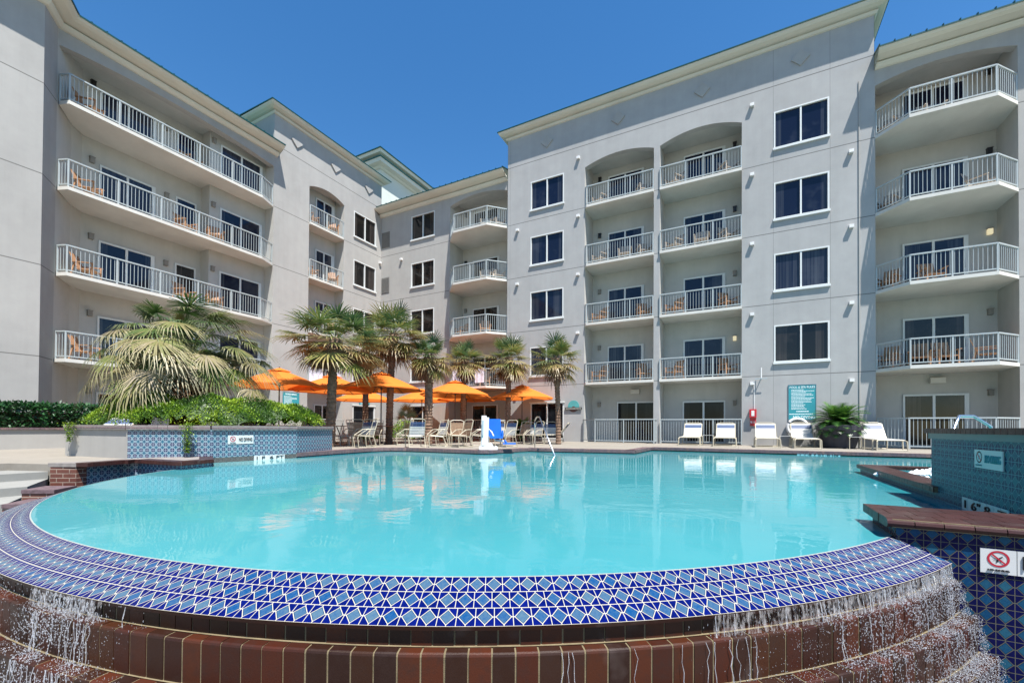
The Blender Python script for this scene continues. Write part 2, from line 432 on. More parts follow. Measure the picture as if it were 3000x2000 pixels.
def wall(pl, u0, u1, z0, z1, holes, name, mat, depth=.16, arches=(), label=None):
    """front skin with rectangular holes; arches=(ua,ub,zspring,zpeak): opening from z0"""
    mb = MB()
    us = sorted({u0, u1, *[h[i] for h in holes for i in (0, 1)], *[a[i] for a in arches for i in (0, 1)]})
    zs = sorted({z0, z1, *[h[i] for h in holes for i in (2, 3)], *[a[2] for a in arches], *[a[3] for a in arches]})
    for a, b in zip(us, us[1:]):
        for c, d in zip(zs, zs[1:]):
            cu = (a+b)/2; cz = (c+d)/2
            if any(h[0] < cu < h[1] and h[2] < cz < h[3] for h in holes): continue
            if any(r[0] < cu < r[1] and cz < r[3] for r in arches): continue
            mb.face([pl.p(a, 0, c), pl.p(b, 0, c), pl.p(b, 0, d), pl.p(a, 0, d)])
    for h in holes:
        a, b, c, d = h[:4]; D = -depth
        mb.face([pl.p(a, 0, c), pl.p(a, 0, d), pl.p(a, D, d), pl.p(a, D, c)]); mb.face([pl.p(b, 0, c), pl.p(b, D, c), pl.p(b, D, d), pl.p(b, 0, d)])
        mb.face([pl.p(a, 0, d), pl.p(b, 0, d), pl.p(b, D, d), pl.p(a, D, d)]); mb.face([pl.p(a, 0, c), pl.p(a, D, c), pl.p(b, D, c), pl.p(b, 0, c)])
    for (a, b, zs_, zp, dep) in arches:
        n = 16; pts = []
        for i in range(n+1):
            t = i/n; pts.append((a + (b-a)*t, zs_ + (zp-zs_)*(1-(2*t-1)**2)))
        for (x0, y0), (x1, y1) in zip(pts, pts[1:]):
            mb.face([pl.p(x0, 0, y0), pl.p(x1, 0, y1), pl.p(x1, 0, zp), pl.p(x0, 0, zp)])
            mb.face([pl.p(x0, 0, y0), pl.p(x0, -.3, y0), pl.p(x1, -.3, y1), pl.p(x1, 0, y1)])
    return H(mb, name, mat, recalc=False, label=label)
def bay(pl, a, b, z1, dep, left=True, right=True, name='recess_wall', mat=None, top=True):
    mb = MB(); m = mat or m_wallin
    mb.face([pl.p(a, -dep, 0), pl.p(b, -dep, 0), pl.p(b, -dep, z1), pl.p(a, -dep, z1)])
    if left: mb.face([pl.p(a, 0, 0), pl.p(a, -dep, 0), pl.p(a, -dep, z1), pl.p(a, 0, z1)])
    if right: mb.face([pl.p(b, 0, 0), pl.p(b, 0, z1), pl.p(b, -dep, z1), pl.p(b, -dep, 0)])
    if top: mb.face([pl.p(a, -.29, z1), pl.p(b, -.29, z1), pl.p(b, -dep, z1), pl.p(a, -dep, z1)])
    return H(mb, name, m, recalc=False)
def window(pl, u0, u1, z0, z1, glass=m_glass, sill=True, lintel=False, label=None):
    f = MB(); t = .055
    pl.box(f, u0, u0+t, -.10, .012, z0, z1); pl.box(f, u1-t, u1, -.10, .012, z0, z1)
    pl.box(f, u0+t, u1-t, -.10, .012, z1-t, z1); pl.box(f, u0+t, u1-t, -.10, .012, z0, z0+t)
    c = (u0+u1)/2; pl.box(f, c-.03, c+.03, -.10, .0, z0+t, z1-t)
    o = H(f, 'window', m_white, label=label); o['_o'] = tuple(hotel.location)
    g = MB(); pl.box(g, u0+t+.001, u1-t-.001, -.085, -.07, z0+t+.001, z1-t-.001); g.build('pane', glass, o)
    if sill:
        s_ = MB(); pl.box(s_, u0-.03, u1+.03, .001, .07, z0-.07, z0+.02); s_.build('sill', m_white, o)
    if lintel:
        s_ = MB(); pl.box(s_, u0-.05, u1+.05, .001, .05, z1-.01, z1+.05); s_.build('lintel', m_white, o)
def door(pl, u0, u1, z0, z1, w, glass=m_glass, wide=.13, sign=1):
    f = MB(); t = .06
    a, b = (u0+t, u1-wide) if sign > 0 else (u0+wide, u1-t)
    pl.box(f, u0, a, w, w+.06, z0, z1); pl.box(f, b, u1, w, w+.06, z0, z1)
    pl.box(f, a, b, w, w+.06, z1-.07, z1); pl.box(f, a, b, w, w+.05, z0, z0+.08)
    c = (a+b)/2
    if u1-u0 > 1.1: pl.box(f, c-.04, c+.04, w, w+.055, z0+.08, z1-.07)
    o = H(f, 'sliding_door', m_white); o['_o'] = tuple(hotel.location)
    g = MB(); pl.box(g, a, b, w+.012, w+.03, z0+.08, z1-.07); g.build('pane', glass, o)
    if u1-u0 > 1.1:
        h = MB(); pl.box(h, b+.03, b+.055, w+.061, w+.09, z0+.85, z0+1.15); h.build('handle', m_white, o)
def railing(mb, pts, zb, zt, gap=.118, th=.014, post=1.15, postw=.045):
    """pts: world xy polyline"""
    for (a, b) in zip(pts, pts[1:]):
        a = V((*a, 0)); b = V((*b, 0)); L = (b-a).length
        if L < .02: continue
        d = (b-a)/L
        mb.bar(a+V((0, 0, zt)), b+V((0, 0, zt)), .06, .045); mb.bar(a+V((0, 0, zb+.09)), b+V((0, 0, zb+.09)), .035, .035)
        n = max(1, round(L/gap)); np_ = max(1, round(L/post))
        for i in range(1, n):
            p = a + d*L*i/n; mb.bar(p+V((0, 0, zb+.1)), p+V((0, 0, zt-.02)), th, th)
        for i in range(np_+1):
            p = a + d*L*i/np_; mb.bar(p+V((0, 0, zb)), p+V((0, 0, zt)), postw, postw)
def balcony(pl, u0, u1, k, o, c0, c1, dep, label, backpts=None, inset=.06, post=1.15):
    zt = 3*k; zb = zt-.12
    front = [(u0, 0), (u0+c0, o), (u1-c1, o), (u1, 0)]
    poly = front + (backpts or [(u1, -dep), (u0, -dep)])
    P = [pl.p(u, w, 0).xy[:] for u, w in poly]
    mb = MB(); mb.prism(P, zb, zt)
    s_ = H(mb, 'balcony', m_slab, label=label); s_['_o'] = tuple(hotel.location)
    R = [pl.p(u, w, 0).xy[:] for u, w in ((u0+.03, -.02 if c0 else o-inset), (u0+c0+.02, o-inset), (u1-c1-.02, o-inset), (u1-.03, -.02 if c1 else o-inset))]
    r = MB(); railing(r, R, zt, zt+.95, post=post); r.build('railing', m_rail, s_)
def cornice(pl, u0, u1, prof, name, e0=0, e1=0, mat=None, label=None, roof=None):
    """profile (offset,z) swept along the wall; e0/e1 = 1 when the end turns the corner outward by its offset (mitre)"""
    mb = MB(); n = 1
    pts = [[pl.p(u0 - e0*o, o, z) for o, z in prof], [pl.p(u1 + e1*o, o, z) for o, z in prof]]
    for i in range(len(prof)-1): mb.face([pts[0][i], pts[1][i], pts[1][i+1], pts[0][i+1]])
    for e, P in ((e0, pts[0]), (e1, pts[1])):
        if not e: mb.face(P)
    ob = H(mb, name, mat or m_corn, recalc=False, label=label)
    return ob
PROF_T = [(0, 16.70), (.06, 16.72), (.12, 16.80), (.07, 16.815), (.07, 16.85), (.20, 16.87), (.33, 16.93), (.40, 17.0), (.42, 17.06)]
PROF_L = [(0, 14.54), (.08, 14.56), (.17, 14.64), (.19, 14.70), (.12, 14.715), (.12, 14.75), (.26, 14.76), (.48, 14.80), (.60, 14.86), (.65, 14.93)]
def roof_edge(pl, u0, u1, o, z, back, rise, name='roof', e0=0, e1=0, ribs=0):
    """thin standing-seam metal roof with a drip edge"""
    mb = MB(); t = .05; o2 = o+.03
    A = [pl.p(u0-e0*o2, o2, z), pl.p(u1+e1*o2, o2, z), pl.p(u1+e1*o2, o2, z+t), pl.p(u0-e0*o2, o2, z+t)]
    B = [pl.p(u0-e0*o2, -back, z+rise), pl.p(u1+e1*o2, -back, z+rise), pl.p(u1+e1*o2, -back, z+t+rise), pl.p(u0-e0*o2, -back, z+t+rise)]
    mb.face(A); mb.face([A[3], A[2], B[2], B[3]]); mb.face([A[1], A[0], B[0], B[1]]); mb.face([A[0], A[3], B[3], B[0]]); mb.face([A[2], A[1], B[1], B[2]])
    n = int((u1-u0)/.42)
    for i in range(n+1 if ribs >= 0 else 0):
        u = u0 + (u1-u0)*i/n
        p = pl.p(u, o2+.012, z+t+.02); q = pl.p(u, -back, z+t+.02+rise)
        mb.bar(p, q, .03, .06 if ribs else .035)
    return H(mb, name, m_roof)
WZ = [(12.48, 14.04), (9.48, 11.04), (6.48, 8.04), (3.48, 5.04)]
# ---- right tower
holes = [(-10.0, -8.08, a, b) for a, b in WZ] + [(1.32, 3.22, a, b) for a, b in WZ] + [(-9.95, -8.03, .12, 2.03)]
arR = [(-6.94, -3.545, 14.0, 14.32, 1.4), (-3.27, .13, 14.0, 14.36, 1.4)]
wall(PR, -11.42, 4.64, -.3, 16.74, holes, 'wall', m_wallR, arches=arR, label='tall right wing wall with two stacks of recessed balconies')
for a, b in WZ: window(PR, -10.0, -8.08, a, b); window(PR, 1.32, 3.22, a, b, m_glass if a > 4 else m_glassw)
window(PR, -9.95, -8.03, .12, 2.03, m_glassg, False, True)
bay(PR, -6.94, -3.545, 14.4, 1.4); bay(PR, -3.27, .13, 14.4, 1.4)
s = MB(); PR.box(s, -11.42, -11.415, -6, 0, 14, 16.74); PR.box(s, 4.635, 4.64, -6, -.0, 14, 16.74); PR.box(s, -11.42, 4.64, -6.01, -6, 14, 16.74); H(s, 'wall', m_wall, label='side walls of the right tower above the lower roofs')
cornice(PR, -11.42, 4.64, PROF_T, 'cornice', 1, 1, label='cream cornice of the tall right wing')
PRs = Pl('L', 4.64); cornice(PRs, YR, YR+6, PROF_T, 'cornice', 1, 0)
PRw = Pl('L', -11.42)
mb = MB()
for i in range(len(PROF_T)-1):
    (o0, z0), (o1, z1) = PROF_T[i], PROF_T[i+1]
    mb.face([(-11.42-o0, YR-o0, z0), (-11.42-o1, YR-o1, z1), (-11.42-o1, YR+6, z1), (-11.42-o0, YR+6, z0)])
H(mb, 'cornice', m_corn, recalc=False)
roof_edge(PR, -11.42, 4.64, .42, 17.06, 6, .1, e0=1, e1=1, ribs=-1)
for k in (1, 2, 3, 4):
    fl = ['', 'second', 'third', 'fourth', 'fifth'][k]
    balcony(PR, -6.94, -3.545, k, .13, .12, 0, 1.4, f'{fl}-floor balcony in the left recess of the right wing')
    balcony(PR, -3.27, .13, k, .10, 0, 0, 1.4, f'{fl}-floor balcony in the right recess of the right wing')
    door(PR, -6.1, -4.25, 3*k, 3*k+2.0, -1.4, m_glass); door(PR, -2.37, -.54, 3*k, 3*k+2.0, -1.4, m_glass)
door(PR, -5.6, -3.60, .02, 2.07, -1.4, m_glassg, .1); door(PR, -2.4, -.54, .02, 2.03, -1.4, m_glassg, .06)
# drain groove pipe
s = MB(); PR.box(s, 4.15, 4.19, .001, .03, 0, 14.3); H(s, 'downpipe', m_wall)
# ---- right end wing
wall(Pl('R', YR), 4.64, 4.66, 0, 14.6, [], 'wall', m_wall)
wall(PR, 4.66, 13.0, -.3, 14.6, [], 'wall', m_wall, arches=[(4.66, 8.5, 13.94, 14.24, 1.4)], label='lower wing wall at the right end')
bay(PR, 4.66, 8.5, 14.4, 1.4)
cornice(PR, 4.645, 13.0, PROF_L, 'cornice', 0, 0, label='cream cornice of the right end wing')
roof_edge(PR, 4.645, 13.0, .65, 14.93, 6, 1.9, ribs=1)
for k in (1, 2, 3, 4):
    fl = ['', 'second', 'third', 'fourth', 'fifth'][k]
    balcony(PR, 4.66, 8.5, k, .9, .76, .82, 1.4, f'{fl}-floor projecting balcony at the right end')
    door(PR, 5.8, 7.71, 3*k, 3*k+2.1, -1.4, m_glass if k > 1 else m_glassw)
door(PR, 5.8, 7.71, .02, 2.1, -1.4, m_glassw)
# ---- middle wing
MH = [(-18.43, -16.57, a+.06, b+.03) for a, b in WZ] + [(-18.3, -16.6, .3, 2.03)]
wall(PM, XL, -11.46, -.3, 14.6, MH, 'wall', m_wall, arches=[(-15.42, -11.46, 14.02, 14.34, 1.4)], label='middle wing wall between the two tall wings')
for h in MH[:4]: window(PM, *h, m_glassw)
window(PM, *MH[4], m_glassg, False, True)
bay(PM, -15.42, -11.46, 14.45, 1.4)
cornice(PM, XL, -11.45, PROF_L, 'cornice', 0, 0, label='cream cornice of the middle wing')
roof_edge(PM, XL+.2, -11.45, .65, 14.93, 6, 1.9)
for k in (1, 2, 3, 4):
    fl = ['', 'second', 'third', 'fourth', 'fifth'][k]
    balcony(PM, -15.42, -11.46, k, .9, .88, .82, 1.4, f'{fl}-floor projecting balcony of the middle wing')
    door(PM, -14.62, -12.75, 3*k, 3*k+2.05, -1.4, m_glassw)
door(PM, -14.62, -12.75, .02, 2.1, -1.4, m_glassw)
for k in range(1, 5):
    v = MB(); PM.box(v, -20.93, -20.25, -.02, .02, 3*k+.5, 3*k+1.53)
    for i in range(12): PM.box(v, -20.89, -20.29, .02, .035, 3*k+.55+i*.08, 3*k+.59+i*.08)
    H(v, 'air_vent', simple('vent_grey', (.16, .155, .145), .7), label='grey louvred vent at the corner')
# ---- tall left wing
holes = [(18.82, 20.65, a, b) for a, b in WZ] + [(18.86, 20.67, .1, 2.02)]
wall(PL, 13.65, YM, -.3, 16.74, holes, 'wall', m_wall, arches=[(15.70, 18.09, 14.0, 14.3, .75)], label='tall left wing wall with a narrow stack of recessed balconies')
for h in holes[:4]: window(PL, *h, m_glassw)
window(PL, *holes[4], m_glassg, False, True)
bay(PL, 15.70, 18.09, 14.4, .75)
s = MB()
s.box(XL-5, XL, YM, YM+.005, 14, 16.74); s.box(XL-5, XL, 13.645, 13.65, 14, 16.74); s.box(XL-5.01, XL-5, 13.65, YM, 14, 16.74)
H(s, 'wall', m_wall, label='side walls of the tall left wing above the roofs')
cornice(PL, 13.68, YM, PROF_T, 'cornice', 1, 1, label='cream cornice of the tall left wing')
for sgn, yy in ((-1, 13.68), (1, YM)):
    mb = MB()
    for i in range(len(PROF_T)-1):
        (o0, z0), (o1, z1) = PROF_T[i], PROF_T[i+1]
        mb.face([(XL+o0, yy+sgn*o0, z0), (XL+o1, yy+sgn*o1, z1), (XL-5, yy+sgn*o1, z1), (XL-5, yy+sgn*o0, z0)])
    H(mb, 'cornice', m_corn, recalc=False)
roof_edge(PL, 13.68, YM, .42, 17.06, 5, .1, e0=1, e1=1, ribs=-1)
for k in (1, 2, 3, 4):
    fl = ['', 'second', 'third', 'fourth', 'fifth'][k]
    balcony(PL, 15.70, 18.09, k, .12, 0, .14, .75, f'{fl}-floor narrow balcony of the tall left wing')
    door(PL, 16.66, 17.95, 3*k, 3*k+2.0, -.75, m_glass, .2)
door(PL, 16.66, 17.95, .02, 2.0, -.75, m_glassw, .2)
# ---- left wing with the wide balconies
wall(PL, 5.74, 13.65, 13.9, 14.6, [], 'wall', m_wall, arches=[(5.80, 13.62, 13.98, 14.25, 1.4)], label='arched fascia over the wide left balconies')
nw = MB()
def q(a, b, z0=-.3, z1=14.6): nw.face([(a[0], a[1], z0), (b[0], b[1], z0), (b[0], b[1], z1), (a[0], a[1], z1)])
q((-22.0, 6.42), (-20.995, 5.745))
q((-22.41, 6.83), (-22.0, 6.42)); q((-22.41, 11.0), (-22.41, 6.83)); q((-21.71, 11.0), (-22.41, 11.0)); q((-21.71, 13.65), (-21.71, 11.0)); q((XL, 13.65), (-21.71, 13.65))
nw.face([(XL-.3, 5.9, 14.4), (XL-.3, 13.65, 14.4), (-22.41, 13.65, 14.4), (-22.41, 5.9, 14.4)])
H(nw, 'recess_wall', m_wallin, recalc=False)
nw = MB(); q((-20.995, 5.745), (-20.26, 5.23), z1=14.56); q((-20.26, 5.23), (-20.26, -14), z1=14.56)
H(nw, 'wall', m_wall, recalc=False, label='smooth near wall at the left edge with a splayed corner')
for k in (1, 2, 3, 4):
    fl = ['', 'second', 'third', 'fourth', 'fifth'][k]
    balcony(PL, 5.80, 13.62, k, .38, .15, .78, 1.4, f'{fl}-floor wide balcony of the left wing', [(13.62, -.69), (11.0, -.69), (11.0, -1.39), (6.86, -1.39), (6.42, -.98)], post=1.32)
    BL = Pl('L', -22.41); BR = Pl('L', -21.71)
    door(BL, 7.35, 9.19, 3*k, 3*k+2.0, 0, m_glass); door(BL, 9.95, 10.78, 3*k+.0, 3*k+2.0, 0, m_glass if k > 2 else m_glassw, .06)
    door(BR, 11.45, 13.45, 3*k, 3*k+2.0, 0, m_glass)
door(BL, 7.35, 9.19, .02, 2.0, 0, m_glassw); door(BR, 11.45, 13.45, .02, 2.0, 0, m_glassw)
# cornice of left wing: straight, then splay, then near wall
cp = [(-20.26, -14), (-20.26, 5.23), (XL, 5.745), (XL, 13.82)]
def sweep_poly(path, prof):
    ms = MB(); out = []
    for i, p in enumerate(path):
        p = V(p); a = (V(path[i+1])-p).normalized() if i < len(path)-1 else None; b = (p-V(path[i-1])).normalized() if i else None
        na = V((a.y, -a.x)) if a else None; nb = V((b.y, -b.x)) if b else None
        if na and nb: n = (na+nb).normalized(); n = n/(n.dot(na))
        else: n = na or nb
        out.append([(p.x+n.x*o, p.y+n.y*o, z) for o, z in prof])
    for A, B in zip(out, out[1:]):
        for i in range(len(prof)-1): ms.face([A[i], B[i], B[i+1], A[i+1]])
    ms.face(out[-1])
    return ms, out
ms, out = sweep_poly([V(p) for p in cp], PROF_L)
H(ms, 'cornice', m_corn, recalc=False, label='cream cornice of the left wing turning the splayed corner')
ms, out = sweep_poly([V(p) for p in cp], [(.68, 14.93), (.68, 14.99), (-5, 16.7)])
for i in range(18):
    y = 6+i*.42; ms.bar((XL+.67, y, 15.0), (XL-4, y, 16.4), .03, .05)
H(ms, 'roof', m_roof, recalc=False)
# shade side wall of tall wing seen above the left roof is part of 'wall' above
# ---- corner tower behind
tw = MB(); tx, ty = -24.5, 24.45
for (x0, y0, z0, z1) in ((tx, ty, 14.0, 20.6),):
    tw.box(tx-8, tx, ty, ty+5.6, z0, z1)
H(tw, 'wall', m_cornw, label='pale corner tower wall behind the left wing')
PTx = Pl('L', tx); PTy = Pl('R', ty)
def tower_eave(zb, o, h, ext, name):
    pf = [(0, zb), (.12, zb+.05), (.2, zb+h*.35), (o-.08, zb+h*.5), (o, zb+h)]
    mb = MB()
    for i in range(len(pf)-1):
        (a, z0), (b, z1) = pf[i], pf[i+1]
        mb.face([(tx+a, ty-a, z0), (tx+a, ty+ext, z0), (tx+b, ty+ext, z1), (tx+b, ty-b, z1)])
        mb.face([(tx-8, ty-a, z0), (tx+a, ty-a, z0), (tx+b, ty-b, z1), (tx-8, ty-b, z1)])
    mb.face([(tx+a_, ty+ext, z_) for a_, z_ in pf]+[(tx-.5, ty+ext, zb+h)])
    H(mb, 'cornice', m_cornw, recalc=False, label=name)
    r = MB(); zz = zb+h; o2 = o+.05
    r.face([(tx+o2, ty-o2, zz), (tx+o2, ty+ext, zz), (tx+o2, ty+ext, zz+.08), (tx+o2, ty-o2, zz+.08)])
    r.face([(tx-8, ty-o2, zz), (tx+o2, ty-o2, zz), (tx+o2, ty-o2, zz+.08), (tx-8, ty-o2, zz+.08)])
    r.face([(tx+o2, ty-o2, zz+.08), (tx+o2, ty+ext, zz+.08), (tx-3, ty+ext, zz+.3), (tx-3, ty+3, zz+.3)])
    r.face([(tx-8, ty-o2, zz+.08), (tx+o2, ty-o2, zz+.08), (tx-3, ty+3, zz+.3), (tx-8, ty+3, zz+.3)])
    r.face([(tx+o2, ty+ext, zz), (tx+o2, ty+ext, zz+.08), (tx-3, ty+ext, zz+.3)])
    H(r, 'roof', m_roof, recalc=False)
tower_eave(20.60, .62, .50, 5.6, 'lower eave of the corner tower')
tw = MB(); tw.box(tx-8, tx+.1, ty-.1, ty+6.6, 21.0, 21.4); H(tw, 'wall', m_cornw, label='short upper storey of the corner tower')
tx += .1; ty -= .1
tower_eave(21.30, .60, .38, 6.8, 'upper eave of the corner tower')
# ---- ornaments
for pl, u in [(PR, -9.05), (PR, -5.25), (PR, -1.45), (PR, 2.26), (PL, 14.91), (PL, 17.41), (PL, 19.98)]:
    d = MB(); a = .33; z = 15.97; w = .06
    F_ = [pl.p(u, w, z+a), pl.p(u+a, w, z), pl.p(u, w, z-a), pl.p(u-a, w, z)]; B_ = [pl.p(u, .001, z+a), pl.p(u+a, .001, z), pl.p(u, .001, z-a), pl.p(u-a, .001, z)]
    d.face(F_)
    for i in range(4): d.face([F_[i], F_[(i+1) % 4], B_[(i+1) % 4], B_[i]])
    H(d, 'diamond_ornament', m_wall)
# ---- box lamps on the sunlit walls
def lamp(pl, u, z):
    l = MB(); pl.box(l, u-.075, u+.075, .001, .13, z-.07, z+.05); H(l, 'wall_lamp', m_lamp)
for k in (4, 3, 2, 1): lamp(PR, -7.28, 3*k+2.58)if k == 4 else lamp(PR, -7.28, 3*k+2.58)
for z in (11.58, 8.6, 5.58, 2.6): lamp(PR, -10.77, z)
for z in (14.6, 11.6, 8.62, 5.6, 2.65): lamp(PR, .52, z)
for z in (11.6, 8.65, 5.65, 2.63): lamp(PR, 3.91, z)
for z in (11.5, 8.48, 5.5): lamp(PM, -19.2, z); lamp(PL, 20.97, z+.05)
# sconces in the recesses
m_scon = simple('sconce_tan', (.22, .205, .18), .6)
def sconce(pl, u, z, w, dark=False, lit=False):
    l = MB(); pl.box(l, u-.07, u+.07, w, w+.12, z-.11, z+.09); pl.box(l, u-.085, u+.085, w, w+.13, z+.09, z+.12, 1)
    H(l, 'sconce', [m_lit if lit else (m_black if dark else m_scon), m_black if dark else m_scon])
for k in range(5):
    sconce(PR, -6.55, 3*k+1.95, -1.4, k >= 3); sconce(PR, -.15, 3*k+1.9, -1.4, k >= 3, k == 1); sconce(PR, 8.29, 3*k+2.1, -1.4, k >= 3, k in (2,))
    sconce(PM, -15.15, 3*k+2.0, -1.4, k >= 3)
    sconce(Pl('L', -22.41), 7.12, 3*k+2.05, 0, k == 4); sconce(Pl('L', -21.71), 11.15, 3*k+2.0, 0, False); sconce(Pl('L', -22.41), 9.6, 3*k+1.85, 0)
for u, z in ((-4.66, 2.55), (6.8, 2.6)):
    l = MB(); PR.box(l, u-.22, u+.22, -1.4, -1.2, z-.1, z+.12); H(l, 'flood_lamp', m_slab)
# ================================================================== pool geometry
C0 = V((-4.034, 6.972)); R0 = 5.776
def pc(r, a, z): return (C0.x + r*cos(radians(a)), C0.y + r*sin(radians(a)), z)
A0, A1 = -149.5, -29.5
arc = [pc(R0, A0 + (A1-A0)*i/90, 0)[:2] for i in range(91)]
far = [(-8.84, 4.10), (-9.09, 4.70), (-9.99, 5.15), (-9.883, 7.09), (-10.05, 8.2), (-10.24, 9.9), (-10.05, 10.5), (-9.5, 10.74), (-8.69, 10.78), (-6.82, 10.80), (-6.55, 10.95), (-6.44, 11.53), (-6.2, 12.95), (-5.3, 13.15), (-4.62, 13.3), (-2.84, 13.6), (-2.78, 16.15), (10, 16.15)]
water = arc + [(1.25, 4.70), (2.02, 4.72), (2.02, 10.15), (10, 10.15)] + far[::-1]
mb = MB(); mb.face([(x, y, W) for x, y in water])
pool = mb.build('pool_water', m_water, origin=(-4, 8, W), kind='structure')
bm = bmesh.new(); bm.from_mesh(pool.data); bmesh.ops.triangulate(bm, faces=bm.faces); bm.to_mesh(pool.data); bm.free()
for p in pool.data.polygons:
    if p.normal.z < 0: p.flip()
# deck
deck = [(30, 60), (-45, 60), (-45, -25), (-11.46, -25), (-11.46, 2.6), (-10.62, 2.9), (-10.45, 3.9), (-10.53, 4.56)] + far[2:] + [(10, 10.15), (30, 10.15)]
mb = MB(); mb.prism(deck, -.3, 0, bottom=False)
mb.build('pool_deck', m_deck, origin=(-12, 12, 0), kind='structure')
mb = MB(); mb.box(-150, 150, -120, 200, -1.5, -1.45); mb.build('ground', m_ground, origin=(0, 0, -1.45), kind='structure')
mb = MB(); mb.box(-12, 30, -25, 4.12, -1.44, -1.40); mb.build('lower_plaza', m_low, origin=(0, -5, -1.4), kind='structure')
# steps at the left (run parallel to the left wing)
mb = MB(); xs = [-11.46, -10.6, -9.5, -8.65, -8.0, -7.6, -7.2, -6.8, -6.4, -6.0, -5.6, -5.2]
for i in range(11):
    z = -.125*(i+1); ye = lambda x: min(2.9, 2.80 - .47*(x+10.45))
    mb.prism([(xs[i], -25), (xs[i+1], -25), (xs[i+1], ye(xs[i+1])), (xs[i], ye(xs[i]))], z-.6, z, 0)
mb.build('deck_steps', m_step, origin=(-9, 0, -.5), kind='structure')
# coping around the far side (top bricks + dark tile band)
def polyline_coping(pts, name, label, w=.30):
    t = thing(name, (*pts[0], 0), label, 'coping')
    top = MB(); face_ = MB(); acc = 0
    for a, b in zip(pts, pts[1:]):
        a = V(a); b = V(b); d = (b-a); L = d.length; d /= L; n = V((d.y, -d.x))
        k = max(1, round(L/.105))
        for i in range(k):
            p = a + d*(L*i/k + .004); q_ = a + d*(L*(i+1)/k - .004)
            r = random.random()*.99+.01
            P = [p - n*.02, q_ - n*.02, q_ + n*w, p + n*w]
            top.face([(*v_, .018) for v_ in P], 0, None, r); top.face([(*P[0], -.075), (*P[1], -.075), (*P[1], .018), (*P[0], .018)], 0, None, r)
        top.face([(*(a-n*.012), .012), (*(b-n*.012), .012), (*(b+n*w), .012), (*(a+n*w), .012)], 1)
        top.face([(*(a-n*.012), -.08), (*(b-n*.012), -.08), (*(b-n*.012), .012), (*(a-n*.012), .012)], 1)
        face_.face([(*a, -.4), (*b, -.4), (*b, -.07), (*a, -.07)], 0, [(acc/.1, -4), ((acc+L)/.1, -4), ((acc+L)/.1, -.3), (acc/.1, -.3)]); acc += L
    part_off = t
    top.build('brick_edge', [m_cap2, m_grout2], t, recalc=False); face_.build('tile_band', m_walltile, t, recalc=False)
    return t
m_cap2 = brick_attr('coping_brick', [(0.1326, 0.0918, 0.1020), (0.1734, 0.1122, 0.1173), (0.1173, 0.0867, 0.1020), (0.1938, 0.1224, 0.1173)], .5)
m_grout2 = simple('grout_grey', (0.2040, 0.1860, 0.1740), .8, .3, var=.2, scale=10)
polyline_coping(far[3:][::-1], 'pool_coping', 'dusky brick coping with dark tile band along the far pool edge')
# ---- infinity edge wall
edge = thing('infinity_edge_wall', (*pc(R0, -90, 0)[:2], -1.4), 'curved infinity-edge wall with blue diamond tiles over stepped wet brick tiers', 'pool wall')
ap = MB(); NA = 360
r_e = [R0-.012, R0+.012, 5.90, 6.0, 6.10]; z_e = [W-.02, W+.004, W-.035, W-.068, W-.10]
rows = [(R0+.004, W+.003), (R0+.112, W-.035), (R0+.220, W-.070), (R0+.328, W-.108)]
span = radians(A1-A0)
for i in range(NA):
    a = A0 + (A1-A0)*i/NA; b = A0 + (A1-A0)*(i+1)/NA
    for j in range(3):
        (r0, z0), (r1, z1) = rows[j], rows[j+1]
        n = round(span*(r0+r1)/2/.0872)
        u0 = n*i/NA + j*.37; u1 = n*(i+1)/NA + j*.37
        ap.face([pc(r0, a, z0), pc(r1, a, z1), pc(r1, b, z1), pc(r0, b, z0)], 0, [(u0, j+1), (u0, j), (u1, j), (u1, j+1)])
    r1, z1 = rows[-1]
    ap.face([pc(r1, a, z1), pc(r1-.004, a, z1-.02), pc(r1-.004, b, z1-.02), pc(r1, b, z1)], 1)
    ap.face([pc(r1-.004, a, z1-.02), pc(6.04, a, z1-.024), pc(6.04, b, z1-.024), pc(r1-.004, b, z1-.02)], 1)
    # pale bead between the water and the tiles
    ap.face([pc(R0-.003, a, W-.03), pc(R0-.003, a, W+.004), pc(R0-.003, b, W+.004), pc(R0-.003, b, W-.03)], 2)
    ap.face([pc(R0-.003, a, W+.004), pc(R0+.005, a, W+.0035), pc(R0+.005, b, W+.0035), pc(R0-.003, b, W+.004)], 2)
m_lip = simple('lip_grout', (.27, .31, .30), .4, .5, var=.15, scale=10)
ap.build('tile_apron', [m_apron, m_wetbrick, m_lip], edge, recalc=False)
